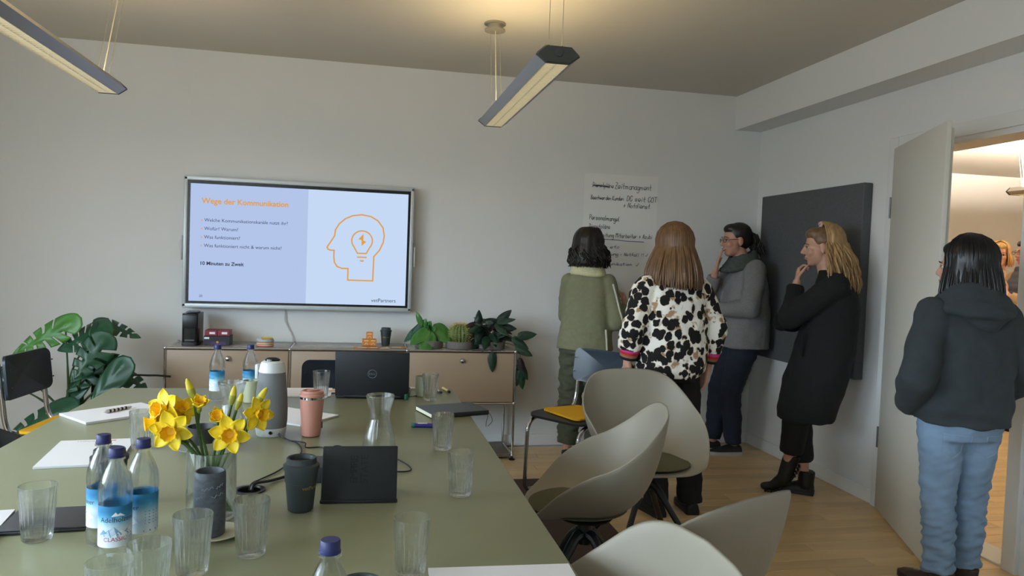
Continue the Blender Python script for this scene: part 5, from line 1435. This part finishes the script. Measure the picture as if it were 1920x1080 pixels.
for s, a, bb in ((-1, Vector((-.250, -.030, .920)), Vector((-.252, -.016, .860))), (1, Vector((.243, -.030, .900)), Vector((.239, -.016, .840)))):
    for i, (nm, c) in enumerate((('pink', (206, 70, 140)), ('red', (196, 42, 46)), ('tan', (150, 110, 84)), ('black', (22, 20, 22)))):
        u, v = a.lerp(bb, i / 4), a.lerp(bb, (i + 1.08) / 4)
        G().cone(u, .056 - .003 * i, v, .054 - .003 * i, 22).build('striped_cuff', mat('cuff_' + nm, c, .9), p)
trousers(p, J, mat('black_trousers', (17, 16, 18), .85, bump=(300, .1)), .098, .074, .068, .055, fold=wr(9, 14, .008), waist=(.165, .125))
for s in 'LR': shoe(p, J['an' + s], J['toe' + s], mat('black_shoe', (18, 18, 19), .6))
BRH = mat('chestnut_hair', (106, 76, 48), .4, var=(28, .38), stretch=(2.5, 2.5, .12))
def ex(g, S):
    for az in range(100, 265, 12):
        P = hairpath(H, hs, az, 1.29, R, .025, 0); limb(g, P[1:], [.017] * 20, 10)
hair_cap(p, H, hs, BRH, ex, 1.02)
strands(p, 'long_hair', BRH, [hairpath(H, hs, R.uniform(72, 288), R.uniform(1.235, 1.285), R, R.uniform(.02, .062), R.uniform(0, .003), 14, off=1.18, e1=-14) for _ in range(480)], .0076)

# --- woman with glasses leaning in the corner
p = person('person in a grey sweater and glasses leaning in the corner, hand at the cheek', (2.69, 5.0), 82)
J = standing(1.68, pelvis=(0, -.07, .90), chest=(0, -.07, 1.22), neck=(0, -.055, 1.425), shL=(-.17, -.075, 1.36), shR=(.17, -.06, 1.36), elL=(-.225, -.03, 1.085), wrL=(-.06, .175, 1.06), elR=(.10, .19, 1.10), wrR=(-.005, .155, 1.335),
             hipL=(-.09, -.065, .86), hipR=(.09, -.065, .86), knL=(-.07, .03, .47), knR=(.08, .06, .47), anL=(-.05, -.02, .085), anR=(.06, .10, .085), toeL=(-.06, .13, .03), toeR=(.06, .25, .03))
H = HMAT((0, .018, 1.565), 4, 4); hs = 1.03
body(p, J, SKIN, H, hs, .005, [(J['wrR'], (-.12, -.12, 1), (-.35, -1, 0), 1, (.14, .12, .14, .18), .25, 1.0, .05), (J['wrL'], (.95, .35, .05), (0, -.3, 1), -1, (.6, .6, .6, .6), .4)])
face_bits(p, H, hs, (44, 32, 28))
GRY = mat('grey_melange_knit', (126, 124, 124), .95, var=(120, .12), bump=(400, .25))
g = G(); g.loft(ell([(.785, 0, -.075, .205, .175), (.83, 0, -.075, .21, .178), (1.0, 0, -.075, .208, .172), (1.15, 0, -.075, .20, .158), (1.27, 0, -.075, .19, .138), (1.345, 0, -.075, .165, .112), (1.40, 0, -.068, .11, .09), (1.435, 0, -.06, .075, .07)]))
sleeve(g, [(-.165, -.075, 1.35), (-.228, -.03, 1.085), (-.085, .15, 1.06)], [.082, .072, .050]); sleeve(g, [(.165, -.06, 1.35), (.105, .185, 1.105), (.01, .158, 1.295)], [.08, .068, .046])
blob('sweater', g, .008, GRY, p, 5, wr(8, 9, .009, 5))
SCF = mat('grey_green_scarf', (74, 80, 76), .95, var=(60, .15), bump=(200, .4))
g = G()
for k in range(4): g.tube([((.092 + .010 * k) * math.cos(t), -.040 + (.088 + .012 * k) * math.sin(t) + .006 * k, 1.452 - .026 * k - .030 * math.sin(t) + .004 * math.sin(3 * t + k)) for t in [2 * PI * i / 28 for i in range(28)]], .021, 8, closed=True)
blob('scarf', g, .008, SCF, p, 4, wr(16, 30, .006))
trousers(p, J, mat('dark_indigo_denim', (26, 34, 50), .85, var=(40, .12), bump=(500, .1)), .105, .078, .060, .085, fold=wr(9, 16, .008, 2), waist=(.175, .135))
for s in 'LR': shoe(p, J['an' + s], J['toe' + s], mat('dark_sneaker', (34, 34, 36), .6), mat('white_sole', (196, 192, 186), .6), name='sneaker')
DKH = mat('dark_hair', (30, 22, 19), .42, var=(50, .3), stretch=(1, 1, .2))
S_ = H @ Matrix.Scale(hs, 4)
def ex(g, S): g.sphere((0, -.105, .03), (.036, .035, .036), 14, 8, M=S); g.capsule((0, -.13, .02), .034, (0, -.155, -.08), .030, M=S)
hair_cap(p, H, hs, DKH, ex, 1.0)
pts_ = []
for _ in range(120):
    a = R.uniform(0, 6.28); rr = R.uniform(.008, .04); ph = R.uniform(0, 6)
    pts_.append([S_ @ Vector((rr * math.cos(a) * (1 + .5 * t_) + .007 * math.sin(14 * t_ + ph), -.12 - .05 * t_ - rr * math.sin(a) * .9 * (1 + .4 * t_) + .007 * math.cos(13 * t_ + ph), .04 - t_ * R.uniform(.11, .165) * 1.0)) for t_ in [i / 9 for i in range(10)]])
    zz = sorted([q.z for q in pts_[-1]], reverse=True)
    for q, z_ in zip(pts_[-1], zz): q.z = z_
strands(p, 'ponytail', DKH, pts_, .0045)
gl = G(); FRB = mat('glasses_frame', (24, 20, 24), .3)
def HS(q): return tuple(S_ @ Vector(q))
gm = bpy.data.objects.new('glasses', None); COL.objects.link(gm); gm.parent = p
for x in (-1, 1):
    G().tube([HS((x * .034 + .021 * math.cos(t), .1015 - .010 * abs((x * .034 + .021 * math.cos(t)) / .05) ** 2, .002 + .0135 * math.sin(t))) for t in [2 * PI * i / 24 for i in range(24)]], .0015, 6, closed=True).build('rim', FRB, gm)
    G().tube([HS((x * .055, .0895, .006)), HS((x * .071, .07, .008)), HS((x * .078, .0, .009)), HS((x * .080, -.012, .0))], .0019, 6).build('temple', FRB, gm)
    G().lathe([(0, 0), (.0205, 0), (.0205, .0006), (0, .0006)], 20, M=S_ @ Matrix.Translation((x * .034, .0985, .002)) @ Matrix.Rotation(rad(-90), 4, 'X') @ Matrix.Diagonal((1, .65, 1, 1))).build('lens', PANE, gm)
G().tube([HS((-.013, .1010, .006)), HS((0, .1045, .009)), HS((.013, .1010, .006))], .0015, 6).build('bridge', FRB, gm)
G().box((-.238, -.04, 1.20), (.004, .003, .012)).build('zip_pull', BLACKP, p)

# --- blond woman in the long black coat
p = person('person in a long black coat with wavy blond hair leaning on the grey panel', (2.64, 3.985), 57)
J = standing(1.62, pelvis=(0, -.08, .88), chest=(0, -.125, 1.18), neck=(0, -.085, 1.365), shL=(-.165, -.125, 1.29), shR=(.165, -.12, 1.29), elL=(-.16, .115, 1.085), wrL=(-.05, .085, 1.295), elR=(.15, .10, 1.04), wrR=(.03, .15, 1.05),
             hipL=(-.08, -.06, .84), hipR=(.08, -.06, .84), knL=(-.05, .05, .46), knR=(.075, .04, .46), anL=(.0, .085, .15), anR=(.07, -.01, .085), toeL=(.03, .155, .03), toeR=(.09, .14, .03))
H = HMAT((0, -.035, 1.505), 6, 6); hs = .98
body(p, J, SKIN2, H, hs, .005, [(J['wrL'], (.25, -.05, .9), (.2, -1, .2), -1, (.9, .9, .9, .95), .6, .95), (J['wrR'], (-.9, -.1, .0), (0, 0, 1), 1, (.9, .9, .9, .9), .2, .5)])
face_bits(p, H, hs, (90, 66, 44))
COAT = mat('black_wool', (20, 21, 21), .95, var=(90, .15), bump=(260, .3))
g = G(); g.loft(ell([(.475, 0, .000, .190, .165), (.52, 0, -.005, .192, .170), (.70, 0, -.04, .195, .180), (.90, 0, -.085, .195, .175), (1.08, 0, -.115, .19, .155), (1.20, 0, -.125, .182, .135), (1.28, 0, -.122, .160, .110), (1.335, 0, -.11, .105, .085), (1.37, 0, -.095, .070, .066)]))
sleeve(g, [(-.155, -.125, 1.28), (-.162, .11, 1.085), (-.065, .09, 1.265)], [.080, .070, .048]); sleeve(g, [(.155, -.12, 1.28), (.15, .105, 1.045), (-.05, .165, 1.055)], [.078, .066, .055])
blob('coat', g, .008, COAT, p, 5, wr(8, 9, .008, 12))
g = G(); g.rbox((-.18, .04, .93), (.012, .012, .13), .004, M=Matrix.Rotation(rad(0), 4, 'X')); g.build('pocket_welt', mat('black_wool_seam', (12, 12, 13), .95), p)
trousers(p, J, mat('black_trousers', (17, 16, 18), .85), .095, .078, .070, .20, fold=wr(8, 12, .006), waist=(.15, .115))
BOOT = mat('black_boot_leather', (22, 21, 20), .5)
shoe(p, J['anR'], J['toeR'], BOOT, BLACKP, .075, name='ankle_boot')
# the other boot stands on its toe, sole towards the viewer
tb = G(); A = Vector((.0, .075, .205)); B_ = Vector((-.005, .10, .10)); C_ = Vector((.01, .165, .040))
tb.cone(Vector((-.005, .055, .255)), .048, A, .047, 20); tb.capsule(A, .047, B_, .044); tb.capsule(B_, .043, C_, .030); tb.capsule(C_, .029, C_ + Vector((.0, .05, -.008)), .024)
bo_ = blob('raised_boot', tb, .006, BOOT, p, 4)
sl = G(); ax = [Vector((-.008, .020, .185)), Vector((-.010, .045, .120)), Vector((-.004, .090, .055)), Vector((.008, .150, .012)), Vector((.010, .205, .010))]
for i in range(14):
    t_ = i / 13 * 3.999; k = int(t_); c = ax[k].lerp(ax[k + 1], t_ - k); dd = (ax[k + 1] - ax[k]).normalized()
    q = dd.to_track_quat('Y', 'Z').to_matrix().to_4x4()
    sl.rbox((0, 0, 0), (.072 - .012 * abs(i - 9) / 5, .012, .011), .002, 1, M=Matrix.Translation(c) @ q)
o = sl.build('lug_sole', mat('rubber_lug', (30, 29, 26), .8), bo_); o['kind'] = 'stuff'
BLN = mat('blond_wavy_hair', (168, 132, 88), .45, var=(30, .35), stretch=(2, 2, .15)); BLD = mat('blond_roots', (116, 88, 60), .45, var=(40, .3))
def ex(g, S):
    for az in range(120, 245, 15):
        P = hairpath(H, hs, az, 1.34, R, .04, 0); limb(g, P[2:], [.03] * 20, 10)
hair_cap(p, H, hs, BLD, None, 1.0)
g = G(); ex(g, None); blob('hair_mass', g, .009, BLN, p, 5)
strands(p, 'wavy_hair', BLN, [hairpath(H, hs, R.uniform(96, 264), R.uniform(1.235, 1.37), R, R.uniform(.03, .105), R.uniform(.005, .013), R.uniform(28, 46), off=1.2, steps=12) for _ in range(300)], .0052)
S_ = H @ Matrix.Scale(hs, 4)
G().tube([tuple(S_ @ Vector((.018 * math.cos(t), -.012 + .008 * math.sin(2 * t), .133 + .016 * math.sin(t)))) for t in [2 * PI * i / 16 for i in range(16)]], .0085, 8, closed=True).build('scrunchie', mat('pale_pink_scrunchie', (206, 170, 160), .9, bump=(200, .6)), p)

# --- woman in the hoodie by the door
p = person('person in a dark grey hoodie and light blue jeans in front of the doorway', (2.555, 2.735), -8)
J = standing(1.51, neck=(0, -.01, 1.285), chest=(0, 0, 1.12), pelvis=(0, 0, .79), shL=(-.155, -.01, 1.205), shR=(.155, -.01, 1.205), elL=(-.245, -.085, .93), wrL=(-.185, .07, .79), elR=(.235, -.05, .95), wrR=(.16, .10, .80),
             hipL=(-.08, 0, .76), hipR=(.08, 0, .76), knL=(-.075, .005, .42), knR=(.085, .03, .42), anL=(-.075, -.03, .085), anR=(.085, .03, .085), toeL=(-.12, .12, .03), toeR=(.12, .18, .03))
H = HMAT((-.012, .015, 1.400), 38, 2); hs = .98
body(p, J, SKIN2, H, hs, .007, [(J['wrL'], (.75, .45, -.4), (.3, -.8, .2), -1, (.5, .5, .5, .5), .3, .9), (J['wrR'], (-.75, .45, -.4), (-.3, -.8, .2), 1, (.5, .5, .5, .5), .3, .9)])
face_bits(p, H, hs)
HOD = mat('charcoal_fleece', (52, 58, 62), .95, var=(50, .06), bump=(600, .15))
g = G(); g.loft(ell([(.735, 0, .0, .190, .163), (.765, 0, 0, .188, .160), (.80, 0, 0, .203, .172), (.92, 0, -.004, .196, .160), (1.06, 0, -.008, .188, .148), (1.15, 0, -.01, .178, .132), (1.215, 0, -.012, .150, .108), (1.265, 0, -.012, .105, .088), (1.30, 0, -.01, .075, .07)]))
sleeve(g, [(-.152, -.01, 1.19), (-.250, -.085, .93), (-.195, .06, .785)], [.080, .076, .058]); sleeve(g, [(.152, -.01, 1.19), (.238, -.05, .95), (.17, .09, .80)], [.080, .074, .058])
blob('hoodie', g, .008, HOD, p, 5, wr(8, 10, .011, 21))
g = G()
for k in range(5):
    g.tube([((.098 + .014 * k) * math.cos(t), -.020 + (.086 + .016 * k) * math.sin(t), 1.318 - .023 * k + (.012 + .008 * k) * -math.sin(t) * (1 if math.sin(t) > 0 else -.3)) for t in [rad(150) + rad(240) * i / 22 for i in range(23)]], [.012 + .014 * math.sin(PI * i / 22) for i in range(23)], 8)
g.sphere((.0, -.125, 1.225), (.115, .045, .075), 18, 12); g.sphere((.0, -.135, 1.180), (.07, .035, .05), 16, 10)
blob('hood', g, .008, HOD, p, 5, wr(10, 14, .008, 4))
JNS = mat('light_blue_denim', (122, 146, 172), .85, var=(9, .16), bump=(600, .15))
def jf(pz):
    k = max(0, min(1, (.50 - pz[2]) / .22)); zz = pz[2] + .35 * pz[0] + .25 * pz[1]; return (.006 + .011 * k) * (mnoise.noise((pz[0] * 9 + 2, pz[1] * 9, zz * 30)) + .6 * mnoise.noise((pz[0] * 14, pz[1] * 14 + 5, (pz[2] - .4 * pz[0]) * 52)))
jo = trousers(p, J, JNS, .098, .072, .060, .085, .007, jf, (.160, .128), 'jeans', 9)
from mathutils.bvhtree import BVHTree
def on_surface(o, x, z, y0=-.5, d=(0, 1, 0), lift=.0004):
    bv = BVHTree.FromPolygons([v.co for v in o.data.vertices], [list(f.vertices) for f in o.data.polygons])
    out = []
    for xx, zz in zip(x, z):
        h = bv.ray_cast(Vector((xx, y0, zz)), Vector(d))
        out.append(h[0] - Vector(d) * lift if h[0] else Vector((xx, -.15, zz)))
    return out
for x in (-1, 1):
    P = [(x * .082 - .048, .70), (x * .082 + .048, .70), (x * .082 + .045, .625), (x * .082, .595), (x * .082 - .045, .625), (x * .082 - .048, .70)]
    Q = [Vector(P[i]).lerp(Vector(P[i + 1]), t / 6) for i in range(5) for t in range(6)]
    G().tube(on_surface(jo, [q[0] for q in Q], [q[1] for q in Q]), .0019, 5, closed=True).build('back_pocket_seam', mat('denim_seam', (138, 160, 182), .85), jo)
BRB = mat('brown_suede_boot', (58, 46, 38), .85, var=(40, .15))
for s in 'LR': shoe(p, J['an' + s], J['toe' + s], BRB, BLACKP, .025, name='suede_boot')
JET = mat('black_hair', (12, 11, 13), .32, var=(40, .2), stretch=(2, 2, .1))
def ex(g, S):
    for az in range(75, 290, 12):
        P = hairpath(H, hs, az, 1.27, R, .012, 0); limb(g, P[1:], [.017] * 20, 10)
hair_cap(p, H, hs, JET, ex, 1.02)
strands(p, 'long_hair', JET, [hairpath(H, hs, R.uniform(58, 300), R.uniform(1.20, 1.27), R, R.uniform(.01, .03), R.uniform(0, .003), 14, off=1.17, e1=-14) for _ in range(300)], .006)
fr = []
for _ in range(60):
    P = hairpath(H, hs, R.uniform(55, 95), 1.25, R, .012, .002, 12, off=1.12); P += [P[-1] + Vector((-.012, .03, -.06)), P[-1] + Vector((-.03, .05, -.115))]
    fr.append(P)
strands(p, 'front_lock', JET, fr, .005)

# --- two people in the next room
p = person('person with a blond bob in the next room, hand raised to the chin', (6.05, 6.11), 128)
J = standing(1.68, elL=(-.20, .14, 1.10), wrL=(-.06, .20, 1.32), elR=(.20, .12, 1.08), wrR=(.05, .22, 1.36))
H = HMAT((0, .02, 1.585), 8, 3); hs = 1.0
body(p, J, mat('skin_warm', (214, 160, 134), .55), H, hs, .0055, [(J['wrR'], (-.5, -.1, .8), (-.3, -1, .2), 1, (.6, .6, .6, .6), .4), (J['wrL'], (.6, -.1, .8), (.3, -1, .2), -1, (.5, .5, .5, .5), .4)])
face_bits(p, H, hs, (110, 84, 58))
g = G(); g.loft(ell([(.80, 0, 0, .19, .15), (1.0, 0, 0, .18, .14), (1.2, 0, 0, .178, .13), (1.32, 0, 0, .165, .11), (1.39, 0, 0, .10, .085), (1.44, 0, 0, .07, .07)]))
sleeve(g, [(-.16, 0, 1.335), (-.20, .14, 1.10), (-.075, .19, 1.29)], [.07, .062, .046]); sleeve(g, [(.16, 0, 1.335), (.20, .12, 1.08), (.065, .21, 1.33)], [.07, .062, .046])
blob('sweater', g, .009, mat('taupe_knit', (146, 128, 106), .95, bump=(200, .3)), p, 4, wr(9, 10, .008))
trousers(p, J, mat('white_jeans', (206, 200, 190), .85), .092, .068, .058, .10)
for s in 'LR': shoe(p, J['an' + s], J['toe' + s], mat('brown_leather', (84, 62, 46), .6))
BOB = mat('golden_bob_hair', (196, 152, 92), .42, var=(30, .3), stretch=(2, 2, .2))
hair_cap(p, H, hs, BOB, None, 1.02, front=True)
strands(p, 'bob', BOB, [hairpath(H, hs, R.uniform(48, 312), R.uniform(1.47, 1.51), R, R.uniform(.01, .03), .002, 12, off=1.10) for _ in range(170)], .006)

p = person('person in a dark quilted vest with tan sleeves at the doorway edge', (5.865, 5.62), 75)
J = standing(1.70, elL=(-.235, .06, 1.10), wrL=(-.12, .24, 1.22), elR=(.22, .10, 1.12), wrR=(.08, .25, 1.2))
H = HMAT((0, .01, 1.595), 4, 2); hs = 1.0
body(p, J, SKIN, H, hs, .007, [(J['wrL'], (.5, .4, .6), (.6, -.4, 0), -1, (.5, .5, .5, .5), .3), (J['wrR'], (-.5, .4, .6), (-.6, -.4, 0), 1, (.5, .5, .5, .5), .3)])
face_bits(p, H, hs)
g = G(); sleeve(g, [(-.165, 0, 1.36), (-.24, .06, 1.10), (-.135, .22, 1.20)], [.082, .076, .052]); sleeve(g, [(.165, 0, 1.36), (.225, .10, 1.12), (.09, .235, 1.185)], [.082, .076, .052]); g.capsule((-.16, 0, 1.35), .075, (.16, 0, 1.35), .075)
blob('sweater', g, .009, mat('tan_wool', (156, 126, 92), .95, bump=(300, .3)), p, 4, wr(9, 9, .006))
VES = mat('navy_quilt', (36, 36, 44), .7)
g = G(); g.loft(ell([(.84, 0, 0, .195, .16), (.95, 0, 0, .198, .162), (1.15, 0, 0, .20, .155), (1.30, 0, 0, .19, .135), (1.39, 0, 0, .13, .105), (1.47, 0, 0, .085, .08)]))
blob('vest', g, .009, VES, p, 4, lambda q: .006 * abs(math.sin(q[2] * 55)))
trousers(p, J, mat('black_trousers', (17, 16, 18), .85), .098, .076, .066, .085)
for s in 'LR': shoe(p, J['an' + s], J['toe' + s], BOOT, BLACKP, .06, name='laced_boot')
hair_cap(p, H, hs, DKH, None, 1.02)
strands(p, 'short_hair', DKH, [hairpath(H, hs, R.uniform(80, 280), R.uniform(1.54, 1.57), R, .0, .001, 12, off=1.06, steps=3) for _ in range(90)], .005)
S_ = H
gm = bpy.data.objects.new('glasses', None); COL.objects.link(gm); gm.parent = p
for x in (-1, 1):
    G().tube([tuple(S_ @ Vector((x * .034 + .022 * math.cos(t), .1015, .002 + .018 * math.sin(t)))) for t in [2 * PI * i / 20 for i in range(20)]], .002, 6, closed=True).build('rim', FRB, gm)
    G().tube([tuple(S_ @ Vector(q)) for q in ((x * .056, .097, .008), (x * .075, .06, .009), (x * .08, -.005, .008))], .002, 6).build('temple', FRB, gm)
